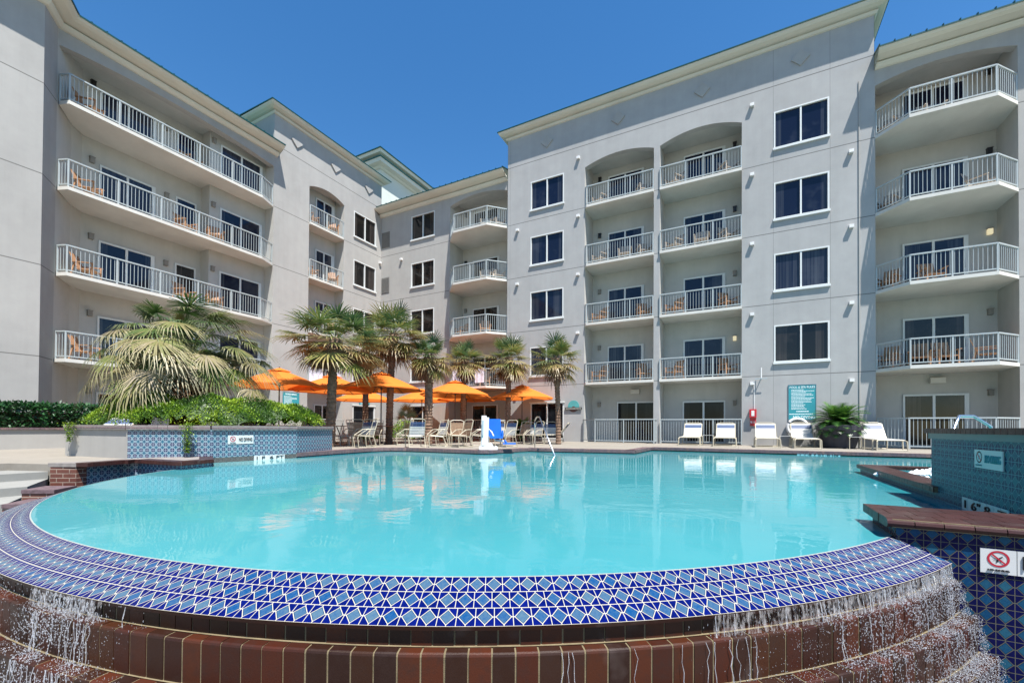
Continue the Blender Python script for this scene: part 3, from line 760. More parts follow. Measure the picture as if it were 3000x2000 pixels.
def brick_tier(r_in, r_out, z0, z1, bw, name='brick_tier', label=None):
    mb = MB(); n = int(span*r_out/bw); g = .0040/r_out
    for i in range(n):
        a = radians(A0) + span*i/n + g*random.uniform(.8, 1.3); b = radians(A0) + span*(i+1)/n - g*random.uniform(.8, 1.3)
        rr = random.random()*.99+.005; jr = random.uniform(-.0015, .003); jz = random.uniform(-.002, .002)
        R = r_out + jr; Z = z1 + jz
        prof = [(r_in, Z), (R-.012, Z), (R-.003, Z-.005), (R, Z-.014), (R, z0)]
        for (ra, za), (rb, zb_) in zip(prof, prof[1:]):
            P = lambda r, t, z: (C0.x+r*cos(t), C0.y+r*sin(t), z)
            mb.face([P(ra, a, za), P(rb, a, zb_), P(rb, b, zb_), P(ra, b, za)], 0, None, rr)
        for t in (a, b):
            mb.face([(C0.x+r*cos(t), C0.y+r*sin(t), z) for r, z in prof] + [(C0.x+r_in*cos(t), C0.y+r_in*sin(t), z0)], 0, None, rr)
    for i in range(n):
        a = radians(A0) + span*i/n; b = radians(A0) + span*(i+1)/n
        P = lambda r, t, z: (C0.x+r*cos(t), C0.y+r*sin(t), z)
        gi = .0035
        mb.face([P(r_in, a, z1-gi), P(r_out-gi-.004, a, z1-gi), P(r_out-gi-.004, b, z1-gi), P(r_in, b, z1-gi)], 1)
        mb.face([P(r_out-gi-.004, a, z1-gi), P(r_out-gi, a, z1-.016), P(r_out-gi, b, z1-.016), P(r_out-gi-.004, b, z1-gi)], 1)
        mb.face([P(r_out-gi, a, z1-.016), P(r_out-gi, a, z0), P(r_out-gi, b, z0), P(r_out-gi, b, z1-.016)], 1)
        # joint line where the tread meets the riser above
        mb.face([P(r_in-.002, a, z1+.004), P(r_in+.014, a, z1+.003), P(r_in+.014, b, z1+.003), P(r_in-.002, b, z1+.004)], 1)
    return mb.build(name, [m_wetbrick, m_grout], edge, recalc=False, merge=False, label=label)
brick_tier(5.9, 6.068, -.36, -.215, .100, label='dark brick band under the tile lip')
TIERS = [(6.066, 6.135, -.54, -.325), (6.13, 6.225, -.77, -.535), (6.22, 6.31, -.995, -.76), (6.305, 6.40, -1.22, -.985), (6.395, 6.50, -1.41, -1.21)]
for t in TIERS: brick_tier(*t, .105)
# pool floor side under water at the arc is hidden by the water surface
# ---- near right tile wall
nwal = thing('near_pool_wall', (6, 4.4, -1.4), 'low blue diamond-tiled wall with rounded brick cap at the right front', 'wall')
mb = MB()
def tq(p0, p1, z0, z1, su=.091, sv=.103, off=.04):
    L = (V(p1)-V(p0)).length
    mb.face([(*p0, z0), (*p1, z0), (*p1, z1), (*p0, z1)], 0, [(0.33, z0/sv+off), (.33+L/su, z0/sv+off), (.33+L/su, z1/sv+off), (.33, z1/sv+off)])
tq((1.02, 4.10), (14, 4.10), -1.42, -.03); tq((1.02, 4.72), (1.02, 4.10), -1.42, -.03); tq((14, 4.72), (1.02, 4.72), -.6, -.03)
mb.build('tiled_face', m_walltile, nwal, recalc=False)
mb = MB(); L0 = .96
n = int((14-L0)/.155)
for row, (ya, yb) in enumerate(((4.06, 4.285), (4.29, 4.515), (4.52, 4.76))):
    for i in range(n+1):
        xa = L0 + i*.155 + .003; xb = xa + .149
        if row % 2: xa = max(L0, xa-.0775); xb -= .0775
        rr = random.random()*.99+.005
        if row == 0:
            prof = [(yb, .036), (4.115, .036), (4.085, .031), (4.065, .018), (4.058, .0), (4.065, -.018), (4.085, -.03), (4.10, -.032)]
            for (y0, z0), (y1, z1) in zip(prof, prof[1:]): mb.face([(xa, y0, z0), (xb, y0, z0), (xb, y1, z1), (xa, y1, z1)], 0, None, rr)
            mb.face([(xa, y, z) for y, z in prof] + [(xa, yb, -.032)], 0, None, rr); mb.face([(xb, y, z) for y, z in prof] + [(xb, yb, -.032)], 0, None, rr)
        else: mb.box(xa, xb, ya, yb, -.03, .036, 0, rr)
mb.box(L0+.035, 14, 4.075, 4.75, -.03, .031, 1)
mb.build('brick_cap', [m_cap, m_grout], nwal, recalc=True, merge=False)
# ---- spa: low rim + big teal wall
spa = thing('spa_tub', (3.6, 8.6, -.3), 'raised spa tub with brick rim and bubbling water beside the teal wall', 'spa')
mb = MB(); 
def tq2(mb, p0, p1, z0, z1, s=.105):
    L = (V(p1)-V(p0)).length
    mb.face([(*p0, z0), (*p1, z0), (*p1, z1), (*p0, z1)], 0, [(0, z0/s), (L/s, z0/s), (L/s, z1/s), (0, z1/s)])
tq2(mb, (2.02, 10.17), (2.02, 6.79), -.5, -.03); tq2(mb, (8, 10.17), (2.02, 10.17), -.5, -.03)
mb.build('tiled_face', m_teal, spa, recalc=False)
mb = MB()
ring = [((1.97, 10.22), (1.97, 6.6), (2.62, 6.6), (2.62, 9.62)), ((1.97, 10.22), (2.62, 9.62), (7.4, 9.62), (8, 10.22))]
for i in range(34):
    y = 6.6 + i*.106
    if y < 9.8: mb.box(1.97, 2.30, y+.003, y+.103, -.03, .035, 0, random.random()*.99+.01)
for i in range(56):
    x = 1.97 + i*.106; mb.box(x+.003, x+.103, 9.89, 10.22, -.03, .035, 0, random.random()*.99+.01)
mb.box(1.98, 2.29, 6.6, 10.21, -.03, .030, 1); mb.box(2.29, 8, 9.90, 10.21, -.03, .030, 1)
mb.build('brick_rim', [m_cap, m_grout], spa, merge=False)
mb = MB(); mb.box(2.29, 8, 6.6, 9.90, -.05, -.02); mb.build('spa_water', m_water, spa)
mb = MB()
for i in range(260):
    a = random.uniform(0, 6.28); r = abs(random.gauss(0, .22)); x = 2.62+r*cos(a)*1.2; y = 8.75+r*sin(a); z = -.03 + max(0, .13 - r*.35)*random.random()
    s_ = random.uniform(.02, .055); c = V((x, y, z))
    P = [c+V(v)*s_ for v in ((1, 0, 0), (0, 1, 0), (-1, 0, 0), (0, -1, 0), (0, 0, .8), (0, 0, -.8))]
    for f in ((0, 1, 4), (1, 2, 4), (2, 3, 4), (3, 0, 4), (1, 0, 5), (2, 1, 5), (3, 2, 5), (0, 3, 5)): mb.face([P[k] for k in f])
mb.build('foam', simple('foam', (.85, .88, .9), .5), spa)
bw = thing('teal_tiled_wall', (5, 5.7, -.3), 'tall teal tiled wall with brick cap and cyan no-diving sign at the right', 'wall')
mb = MB(); tq2(mb, (2.012, 6.79), (2.012, 4.72), -.5, .63); tq2(mb, (10, 6.79), (2.012, 6.79), -.5, .63)
mb.build('tiled_face', m_teal, bw, recalc=False)
mb = MB()
for i in range(20):
    y = 4.72 + i*.107; mb.box(1.965, 2.28, y+.003, y+.104, .645, .70, 0, random.random()*.99+.01)
for i in range(74): mb.box(2.28+i*.107, 2.384+i*.107, 6.5, 6.84, .645, .70, 0, random.random()*.99+.01)
mb.box(1.975, 2.28, 4.72, 6.83, .645, .695, 1); mb.box(2.28, 10, 6.51, 6.83, .645, .695, 1)
mb.build('brick_cap', [m_cap, m_grout2], bw, merge=False)
mb = MB(); mb.box(1.985, 2.012, 4.72, 6.81, .585, .645); mb.box(1.985, 10, 6.79, 6.81, .585, .645); mb.build('cap_shade_band', simple('teal_cap_shade', (.01, .16, .17), .3), bw)  # teal strip standing in for the shade beneath the cap's overhang
mb = MB(); mb.box(2.28, 10, 4.72, 6.5, .55, .66); mb.build('planter_soil', m_soil, bw)
# ---- left low wall
lw = thing('low_brick_capped_wall', (-9.8, 3.6, -.3), 'low tiled wall with reddish brick cap left of the pool', 'wall')
capo = [(-10.06, 3.06), (-10.36, 3.80), (-10.20, 3.94), (-8.83, 4.07), (-9.07, 4.72), (-9.99, 5.18), (-10.62, 4.62), (-10.70, 4.0), (-10.47, 2.83)]
mb = MB(); inner = [(x + .0, y) for x, y in capo]
def shrink(poly, d):
    cx_ = sum(p[0] for p in poly)/len(poly); cy_ = sum(p[1] for p in poly)/len(poly)
    return [(x + (cx_-x)*d, y + (cy_-y)*d) for x, y in poly]
mb.prism(capo, -.035, .03, 1)
acc = [hypot(capo[i+1][0]-capo[i][0], capo[i+1][1]-capo[i][1]) for i in range(5)]
for i in range(5):
    a = V(capo[i]); b = V(capo[i+1]); L = (b-a).length; d = (b-a)/L; n_ = V((-d.y, d.x)) * (-1)
    # interior lies to the right of travel; bricks as headers along the edge
    ctr = V((-9.9, 4.2)); 
    if (ctr-a).dot(n_) < 0: n_ = -n_
    k = max(1, round(L/.1))
    for j in range(k):
        p = a+d*(L*j/k+.003); q_ = a+d*(L*(j+1)/k-.003); rr = random.random()*.99+.01
        o_ = -n_*.022; e_ = n_*.22
        c = [V((*(p+o_*1.0), -.03)), V((*(p+o_*.6), .036)), V((*(p+e_), -.03)), V((*(p+e_), .037)), V((*(q_+o_), -.03)), V((*(q_+o_*.6), .036)), V((*(q_+e_), -.03)), V((*(q_+e_), .037))]
        mb.hexa(c, 0, rr)
mb.build('brick_cap', [m_cap, m_grout2], lw, merge=False)
mb = MB()
tw_ = [(-10.09, 3.08), (-10.39, 3.82), (-10.21, 3.98), (-8.87, 4.10), (-9.10, 4.72)]
ac = 0
for a, b in zip(tw_, tw_[1:]):
    L = hypot(b[0]-a[0], b[1]-a[1]); s_ = .118
    mb.face([(*a, -1.3), (*b, -1.3), (*b, -.035), (*a, -.035)], 0, [(ac/s_, -1.3/s_), ((ac+L)/s_, -1.3/s_), ((ac+L)/s_, -.035/s_), (ac/s_, -.035/s_)]); ac += L
mb.build('tiled_face', m_octa, lw)
mb = MB(); e0, e1 = (-10.44, 2.85), (-10.075, 3.07)
mb.prism([e0, e1, (-10.13, 3.22), (-10.52, 3.05)], -1.3, -.036); mb.build('brick_end', m_brickwall, lw)
for i, (a, b, z) in enumerate([((-8.60, 2.08), (-8.24, 2.30), -.20), ((-8.12, 1.80), (-7.80, 2.02), -.31), ((-7.62, 1.50), (-7.30, 1.72), -.43), ((-7.1, 1.2), (-6.8, 1.4), -.58)]):
    a = V(a); b = V(b); n_ = V((-.62, .66)).normalized()*.42
    a2 = a + n_; b2 = b + n_
    mb = MB(); mb.prism([tuple(a), tuple(b), tuple(b2), tuple(a2)], -1.42, z-.05, 0); mb.prism([tuple(a-n_*.03), tuple(b-n_*.03), tuple(b2), tuple(a2)], z-.05, z, 1)
    mb.build('stepped_brick_pier', [m_brickwall, m_cap2], origin=(*((a+b)/2), -1.4), label=['short brick pier stepping down just left of the water', 'second lower brick pier beside the tile apron', 'third brick pier half hidden behind the tile apron', 'lowest brick pier behind the tile apron'][i], cat='pier', group='brick piers stepping down beside the stairs')
# ---- planter
pl_poly = [(-13.38, 3.89), (-11.144, 4.165), (-10.916, 4.31), (-10.633, 4.49), (-10.50, 4.60), (-9.99, 5.15), (-9.883, 7.09), (-10.4, 8.6), (-12.2, 9.3), (-14.2, 8.2), (-14.6, 5.4)]
planter = thing('raised_planter', (-12, 6.3, 0), 'raised planter with mosaic tile and brick cap beside the pool', 'planter')
mb = MB(); ac = 0
for i in range(len(pl_poly)):
    a = pl_poly[i]; b = pl_poly[(i+1) % len(pl_poly)]; L = hypot(b[0]-a[0], b[1]-a[1]); s_ = .117
    mi = 1 if 1 <= i <= 6 else 0
    mb.face([(*a, -.3), (*b, -.3), (*b, .62), (*a, .62)], mi, [(ac/s_, -.3/s_), ((ac+L)/s_, -.3/s_), ((ac+L)/s_, .62/s_), (ac/s_, .62/s_)]); ac += L
mb.build('planter_wall', [m_planter, m_octa], planter, recalc=False)
mb = MB()
for i in range(len(pl_poly)):
    a = V(pl_poly[i]); b = V(pl_poly[(i+1) % len(pl_poly)]); L = (b-a).length; d = (b-a)/L; n_ = V((-d.y, d.x)); k = max(1, round(L/.105))
    for j in range(k):
        p = a+d*(L*j/k+.004); q_ = a+d*(L*(j+1)/k-.004); rr = random.random()*.99+.01; o_ = -n_*.05; e_ = n_*.24
        mb.hexa([V((*(p+o_), .63)), V((*(p+o_*.7), .695)), V((*(p+e_), .63)), V((*(p+e_), .695)), V((*(q_+o_), .63)), V((*(q_+o_*.7), .695)), V((*(q_+e_), .63)), V((*(q_+e_), .695))], 0, rr)
    mb.face([(*(a-n_*.045), .688), (*(b-n_*.045), .688), (*(b+n_*.24), .688), (*(a+n_*.24), .688)], 1)
    mb.face([(*(a-n_*.045), .60), (*(b-n_*.045), .60), (*(b-n_*.045), .688), (*(a-n_*.045), .688)], 1)
mb.build('brick_cap', [m_cap2, m_grout2], planter, merge=False)
mb = MB(); mb.prism(shrink(pl_poly, .04), .5, .64); mb.build('planter_soil', m_soil, planter)
# hedge retaining wall
hw = thing('hedge_wall', (-18.5, 0, 0), 'low tan wall with brick cap in front of the dark hedge', 'wall')
mb = MB(); mb.box(-18.9, -17.95, -14, 7.2, -.1, .55); mb.build('wall_face', m_planter, hw)
mb = MB()
for i in range(200):
    y = -14 + i*.106; mb.box(-18.2, -17.9, y+.003, y+.102, .55, .61, 0, random.random()*.99+.01)
mb.box(-18.2, -17.91, -14, 7.2, .55, .605, 1)
mb.build('brick_cap', [m_cap2, m_grout2], hw, merge=False)
# ================================================================== planting
def leaf(mb, c, d, up, l, w, r, mi=0):
    d = d.normalized(); s_ = d.cross(up)
    if s_.length < 1e-3: s_ = V((1, 0, 0))
    s_ = s_.normalized()*w/2
    mb.face([c - s_*.4, c + d*l*.5 - s_, c + d*l, c + d*l*.5 + s_], mi, None, r)
def rdir():
    while True:
        v = V((random.uniform(-1, 1), random.uniform(-1, 1), random.uniform(-1, 1)))
        if .1 < v.length < 1: return v.normalized()
from mathutils import noise as mn
def inpoly(x, y, P):
    c = False; n = len(P)
    for i in range(n):
        (a, b), (d, e) = P[i], P[i-1]
        if (b > y) != (e > y) and x < (d-a)*(y-b)/(e-b)+a: c = not c
    return c
# juniper-like mound
mb = MB(); P_ = shrink(pl_poly, .05)
def segd(x, y, a, b):
    dx, dy = b[0]-a[0], b[1]-a[1]; t = max(0, min(1, ((x-a[0])*dx+(y-a[1])*dy)/(dx*dx+dy*dy)))
    return hypot(x-a[0]-dx*t, y-a[1]-dy*t)
def mound_h(x, y):
    # distance to edge falloff
    dmin = min(segd(x, y, a, b) for a, b in zip(P_, P_[1:]+P_[:1]))
    return .72 + min(1, dmin/.8)**.55*.68*(.85+.5*mn.noise(V((x*.9, y*.9, 1)))) + .12*mn.noise(V((x*2.4, y*2.4, 3)))
cnt = 0
while cnt < 42000:
    x = random.uniform(-14.6, -9.8); y = random.uniform(3.9, 9.3)
    if not inpoly(x, y, P_): continue
    cnt += 1
    h = mound_h(x, y) - abs(random.gauss(0, .05))
    cl = mn.noise(V((x*1.6, y*1.6, 7)))*.5 + mn.noise(V((x*5, y*5, 9)))*.35
    r = min(1, max(.01, .52 + cl*1.3 + random.gauss(0, .13)))
    d = rdir(); d.z = abs(d.z)*.8+.1
    leaf(mb, V((x, y, h)), d, V((0, 0, 1)), random.uniform(.035, .085), random.uniform(.014, .028), r)
gs = .16
for ix in range(32):
    for iy in range(36):
        x = -14.7+ix*gs; y = 3.8+iy*gs
        if all(inpoly(x+a*gs, y+b*gs, P_) for a in (0, 1) for b in (0, 1)):
            mb.face([V((x+a*gs, y+b*gs, mound_h(x+a*gs, y+b*gs)-.07)) for a, b in ((0, 0), (1, 0), (1, 1), (0, 1))], 0, None, .12)
for (tx_, ty_, dx, dy, ln) in [(-10.2, 4.86, .10, -.10, .62), (-12.9, 3.93, -.02, -.12, .42)]:
    for i in range(int(1600*ln)):
        t = random.random(); w_ = .10*(1-t*.6)
        c = V((tx_+dx+random.gauss(0, w_*.8), ty_+dy+random.gauss(0, w_*.5), .76 - t*ln))
        d = rdir(); d.z = -abs(d.z)*.6
        leaf(mb, c, d, V((0, 0, 1)), random.uniform(.03, .06), .018, min(1, max(.01, random.gauss(.6, .2))))
tag(mb.build('ground_cover_shrub', m_juniper, origin=(-12, 6, .64), recalc=False), 'bright yellow-green ground cover spilling over the raised planter', 'shrub')
# fan palms
def frond(mb, base, d, pet, fan, droop, nseg, r, tipb=1., mi=0, wind=V((0, 0, 0)), width=.035, arc_=125, hang=0.):
    up = V((0, 0, 1)); d = d.normalized()
    hub = base + d*pet + V((0, 0, -pet*pet*.22*droop))
    mid = base + d*pet*.5 + V((0, 0, -pet*pet*.05*droop))
    mb.bar(base, mid, .022, .014, mi=mi, r=max(.01, min(1, r+.1))); mb.bar(mid, hub, .016, .012, mi=mi, r=max(.01, min(1, r+.1)))
    dd = (d + V((0, 0, -.45*droop - hang)) + wind*.4).normalized()
    side = dd.cross(up); side = side.normalized() if side.length > .05 else V((1, 0, 0))
    nn = side.cross(dd).normalized()
    for i in range(nseg):
        a = radians(-arc_ + 2*arc_*i/(nseg-1)) + random.gauss(0, .03)
        l = (dd*cos(a) + side*sin(a) + nn*(.16 - .1*abs(a))).normalized()
        L = fan*(.72 + .28*cos(a*.8))*random.uniform(.86, 1.08)
        w_ = width*random.uniform(1.1, 1.65)
        g = V((0, 0, -1))*L*random.uniform(.7, 1.3)*droop + wind*L
        p = [hub, hub+l*L*.35 + g*.02, hub+l*L*.68 + g*.16, hub + l*L*.92 + g*.5]
        s0 = l.cross(nn).normalized() if l.cross(nn).length > .01 else side
        rr = max(.01, min(1, r + random.gauss(0, .11)))
        mb.face([p[0]-s0*.004, p[1]-s0*w_*.5, p[1]+s0*w_*.5, p[0]+s0*.004], mi, None, rr, .02)
        mb.face([p[1]-s0*w_*.5, p[2]-s0*w_*.36, p[2]+s0*w_*.36, p[1]+s0*w_*.5], mi, None, rr, .4*tipb+.01)
        mb.face([p[2]-s0*w_*.36, p[3], p[2]+s0*w_*.36], mi, None, rr, 1.0*tipb)
def crown(seed, n=34, fan=.62, pet=.62, green=m_frond, nseg=20, deadn=12, low=-.35, wind=V((0, 0, 0)), droopk=.8, tipb=1., width=.035, span_=104):
    random.seed(seed); mb = MB()
    for i in range(n):
        t = (i+.5)/n; el = radians(76 - span_*t**.68) + random.gauss(0, .13); az = i*2.39996 + random.gauss(0, .3)
        d = V((cos(az)*cos(el), sin(az)*cos(el), sin(el)))
        base = V((cos(az)*.08, sin(az)*.08, .05 - t*.35))
        r = .10 + t*.75 + random.gauss(0, .2)
        frond(mb, base, d, pet*random.uniform(.6, 1.25), fan*random.uniform(.75, 1.2), (.12 + t*.95)*droopk, nseg, max(.01, min(1, r)), tipb, 0, wind, width)
    for i in range(deadn):
        az = i*2.39996*1.7+random.random(); el = radians(random.uniform(-70, -35)); d = V((cos(az)*cos(el), sin(az)*cos(el), sin(el)))
        frond(mb, V((cos(az)*.1, sin(az)*.1, -.25-random.random()*.25)), d, pet*.55, fan*.7, 1.5, nseg-8, random.random()*.9+.05, 0, 1, V((0, 0, 0)), width*.8)
    return mb, [green, m_dead]
def trunk(h, r0, r1, seed, lean=(0, 0), boots=True):
    random.seed(seed); mb = MB(); n = 12; rings = []
    m = int(h/.06)
    for i in range(m+1):
        t = i/m; z = h*t; rr = r0 + (r1-r0)*t + (.03 if i % 2 else 0)*.6 + random.uniform(-.006, .006)
        if boots and t > .78: rr += .05*(t-.78)/.22
        cx_ = lean[0]*t*t; cy_ = lean[1]*t*t
        rings.append([V((cx_+rr*cos(2*pi*k/n)*(1+random.uniform(-.04, .04)), cy_+rr*sin(2*pi*k/n)*(1+random.uniform(-.04, .04)), z)) for k in range(n)])
    for A, B in zip(rings, rings[1:]):
        for k in range(n): mb.face([A[k], A[(k+1) % n], B[(k+1) % n], B[k]])
    if boots:
        for i in range(46):
            t = random.uniform(.72, 1.0); a = i*2.4; rr = r0+(r1-r0)*t+.02; z = h*t
            o = V((lean[0]*t*t, lean[1]*t*t, 0)); rad = V((cos(a), sin(a), 0)); tan_ = V((-sin(a), cos(a), 0))
            p = o + rad*rr + V((0, 0, z-.12)); q_ = o + rad*(rr+.09) + V((0, 0, z+.10))
            mb.bar(p - tan_*.03, q_, .035, .02)
    return mb
def palm(loc, h, seed, label, crownargs, r0=.15, r1=.14, lean=(0, 0), sc=(.86, .8), group='fan palms on the pool deck', rz=0):
    t = thing('palm_tree', loc, label, 'palm tree', group, rz)
    part(trunk(h, r0, r1, seed, lean), 'trunk', m_bark, t)
    mb, mats = crown(seed+50, **crownargs)
    o = part(mb, 'crown', mats, t, recalc=False, merge=False); o.location = (lean[0], lean[1], h); o.scale = (sc[0], sc[0], sc[1])
    return t
# ================================================================== furniture prototypes
def make_chair(kind):
    """beige tube patio chair with strap back; faces +y"""
    t = thing('patio_chair', (0, 0, 0), 'x', 'chair', 'strap chairs around the patio tables')
    f = MB(); r = .014
    for s_ in (-1, 1):
        x = .27*s_
        f.tube([(x, .26, 0), (x, .30, .30), (x, .27, .42), (x*1.04, .0, .60), (x*1.04, -.18, .62), (x, -.27, .60)], r)
        f.tube([(x, -.33, 0), (x, -.20, .36), (x*.95, -.27, .62), (x*.9, -.36, .93)], r)
        f.tube([(x, .26, .02), (x, -.33, .02)], r)
        f.tube([(x, .25, .40), (x, -.20, .36)], r)
    f.tube([(-.243, -.36, .93), (-.15, -.375, .965), (.15, -.375, .965), (.243, -.36, .93)], r)
    f.tube([(-.27, -.33, .02), (.27, -.33, .02)], r); f.tube([(-.27, .25, .40), (.27, .25, .40)], r)
    part(f, 'frame', m_beige, t)
    s_ = MB()
    for i in range(8): y = .23 - i*.06; s_.box(-.26, .26, y-.024, y+.024, .39 - i*.005, .396 - i*.005)
    part(s_, 'seat', m_strapw if kind == 'strap' else m_tan, t)
    b = MB()
    for i in range(9):
        z = .44+i*.05; y = -.205 - (z-.36)*.265; b.box(-.25, .25, y-.006, y+.004, z-.02, z+.02, 1 if (kind == 'strap' and i >= 6) else 0)
    part(b, 'backrest', [m_strapw if kind == 'strap' else m_tan, m_strapb], t)
    return t
def make_lounger():
    """foot end toward -y"""
    t = thing('sun_lounger', (0, 0, 0), 'x', 'sun lounger', 'white strap loungers by the pool')
    f = MB(); r = .018
    for s_ in (-1, 1):
        x = .31*s_
        f.tube([(x, -1.05, .30), (x, .25, .33), (x*.99, .62, .80)], r)
        f.tube([(x, -1.05, .30), (x*1.12, -1.12, .27), (x*1.15, -1.13, 0)], r)
        f.tube([(x, -.75, .31), (x*1.14, -.80, .28), (x*1.16, -.82, 0)], r)
        f.tube([(x, .25, .33), (x*1.14, .32, .28), (x*1.16, .34, 0)], r)
    f.tube([(-.355, -1.13, .02), (.355, -1.13, .02)], r*.8); f.tube([(-.36, .34, .02), (.36, .34, .02)], r*.8)
    f.tube([(-.307, .62, .80), (-.2, .645, .84), (.2, .645, .84), (.307, .62, .80)], r)
    f.tube([(-.31, -1.05, .30), (.31, -1.05, .30)], r)
    part(f, 'frame', m_beige, t)
    s_ = MB()
    for i in range(23): y = -1.02 + i*.056; s_.box(-.305, .305, y-.024, y+.024, .318+.0006*i, .326+.0006*i)
    part(s_, 'seat', m_strapw, t)
    b = MB()
    for i in range(11):
        k = (i+.5)/11; y = .25+.37*k; z = .335+.47*k; dy, dz = .37/11*.45, .47/11*.45
        b.hexa([V((x, y+sy*dy+w_*.006, z+sy*dz-w_*.004)) for x in (-.305, .305) for sy in (-1, 1) for w_ in (-1, 1)], 1 if i in (7, 8, 9) else 0)
    part(b, 'backrest', [m_strapw, m_strapb], t)
    return t
def make_table(): # small side table
    t = thing('side_table', (0, 0, 0), 'x', 'side table', 'small white side tables')
    f = MB(); r = .014
    for x in (-.21, .21): f.tube([(x, -.2, 0), (x, -.2, .38), (x*.9, -.19, .42), (x*.9, .19, .42), (x, .2, .38), (x, .2, 0)], r)
    part(f, 'frame', m_beige, t); s_ = MB()
    for i in range(7): y = -.17+i*.056; s_.box(-.2, .2, y-.024, y+.024, .425, .433)
    part(s_, 'table_top', m_strapw, t)
    return t
def make_umbrella():
    t = thing('patio_umbrella', (0, 0, 0), 'x', 'umbrella', 'orange patio umbrellas')
    p = MB(); p.tube([(0, 0, 0), (0, 0, 2.86)], .024, 8); p.tube([(0, 0, 2.84), (0, 0, 2.93)], [.035, .02], 8); p.tube([(0, 0, 2.18), (0, 0, 2.28)], .045, 8)
    part(p, 'pole', m_bronze, t)
    b = MB(); b.lathe([(.01, .1), (.06, .1), (.08, .06), (.28, .04), (.29, 0)], n=16); part(b, 'base', m_bronze, t)
    R = 1.66; n = 8; m = 6
    def cp(a, k, s0=0., s1=1.):
        f = k/m; rr = R*(s0+(s1-s0)*f); sec = pi/n
        da = (a % (2*sec)) - sec
        rad = rr*cos(sec)/cos(da); h = 2.83 - .64*(rad/R)**1.12 - .045*(1-(abs(da)/sec)**2)*f*f
        return V((rad*cos(a), rad*sin(a), h))
    c = MB(); q8 = 6
    for i in range(n*q8):
        a0 = 2*pi*i/(n*q8); a1 = 2*pi*(i+1)/(n*q8)
        if a1 % (2*pi/n) < 1e-6: a1 -= 1e-6
        if a0 % (2*pi/n) < 1e-6: a0 += 1e-6
        for k in range(m):
            c.face([cp(a0, k, .17), cp(a1, k, .17), cp(a1, k+1, .17), cp(a0, k+1, .17)])
        e0, e1 = cp(a0, m, .17), cp(a1, m, .17); c.face([e0, e1, e1+V((0, 0, -.04)), e0+V((0, 0, -.04))])
    part(c, 'canopy', m_orange, t, recalc=False)
    v_ = MB()
    for i in range(n):
        a0 = 2*pi*i/n; a1 = 2*pi*(i+1)/n
        P0 = V((cos(a0)*.42, sin(a0)*.42, 2.755)); P1 = V((cos(a1)*.42, sin(a1)*.42, 2.755)); T_ = V((0, 0, 2.90))
        Mx = (P0+P1)/2+V((0, 0, .015)); v_.face([T_, P0, Mx]); v_.face([T_, Mx, P1])
    part(v_, 'vent', m_orange, t, recalc=False)
    for i in range(n):
        a = 2*pi*i/n; r_ = MB()
        pts = [V((cos(a)*R*k/5, sin(a)*R*k/5, 2.83 - .64*(k/5)**1.12 - .03)) for k in range(6)]
        for p0, p1 in zip(pts, pts[1:]): r_.bar(p0, p1, .014, .02)
        r_.bar((0, 0, 2.23), tuple(pts[3]), .012, .016)
        part(r_, 'rib', m_bronze, t)
    return t
def make_ptable():
    t = thing('patio_table', (0, 0, 0), 'x', 'table', 'brown round patio tables')
    b = MB(); b.lathe([(0.03, .735), (.60, .735), (.61, .72), (.60, .705), (.03, .705)], n=28); part(b, 'table_top', m_brownwood, t)
    for k in range(4):
        a = pi/4+k*pi/2; l = MB(); l.tube([(cos(a)*.2, sin(a)*.2, .70), (cos(a)*.34, sin(a)*.34, .35), (cos(a)*.42, sin(a)*.42, 0)], .02); part(l, 'leg', m_bronze, t)
    return t
def make_bchair():
    """slatted wooden balcony chair, faces +y"""
    t = thing('balcony_chair', (0, 0, 0), 'x', 'chair', 'wooden chairs on the hotel balconies')
    s_ = MB()
    for i in range(6): s_.box(-.27, .27, -.22+i*.085, -.145+i*.085, .36, .385)
    part(s_, 'seat', m_wood, t)
    b = MB()
    for i in range(5): b.bar((-.21+i*.105, -.22, .38), (-.21+i*.105, -.42, .95), .08, .02)
    part(b, 'backrest', m_wood, t)
    for sx in (-1, 1):
        for (y0, y1) in ((.26, .26), (-.25, -.38)):
            l = MB(); l.bar((sx*.27, y0, .58), (sx*.27, y1, 0), .04, .04); part(l, 'leg', m_wood, t)
        a = MB(); a.box(sx*.30-.04, sx*.30+.04, -.32, .30, .58, .605); part(a, 'armrest', m_wood, t)
    return t
# ---- balcony chairs
bc = make_bchair(); used = []
bc2 = dup(bc)
m_pale = simple('weathered_wood', (.36, .31, .26), .7, .3, var=.2, scale=8)
for c_ in bc2.children: c_.data = c_.data.copy(); c_.data.materials[0] = m_pale
used2 = []
ORD = ['', 'second', 'third', 'fourth', 'fifth']
def bchairs(pl, k, spots, where):
    for (u, w, rot, desc) in spots:
        p = pl.p(u, w, 3*k+.0)
        base = {'R': pi, 'L': -pi/2}[pl.k]
        pale = pl.k == 'R' and k >= 3
        lab = f'{"weathered" if pale else "brown"} chair on {ORD[k]}-floor balcony {where}, {desc}'
        if pale:
            if not used2: bc2.location = p; bc2.rotation_euler = (0, 0, base+rot); bc2['label'] = lab; used2.append(1)
            else: dup(bc2, p, base+rot, lab)
            continue
        if not used: bc.location = p; bc.rotation_euler = (0, 0, base+rot); bc['label'] = lab; used.append(1)
        else: dup(bc, p, base+rot, lab)
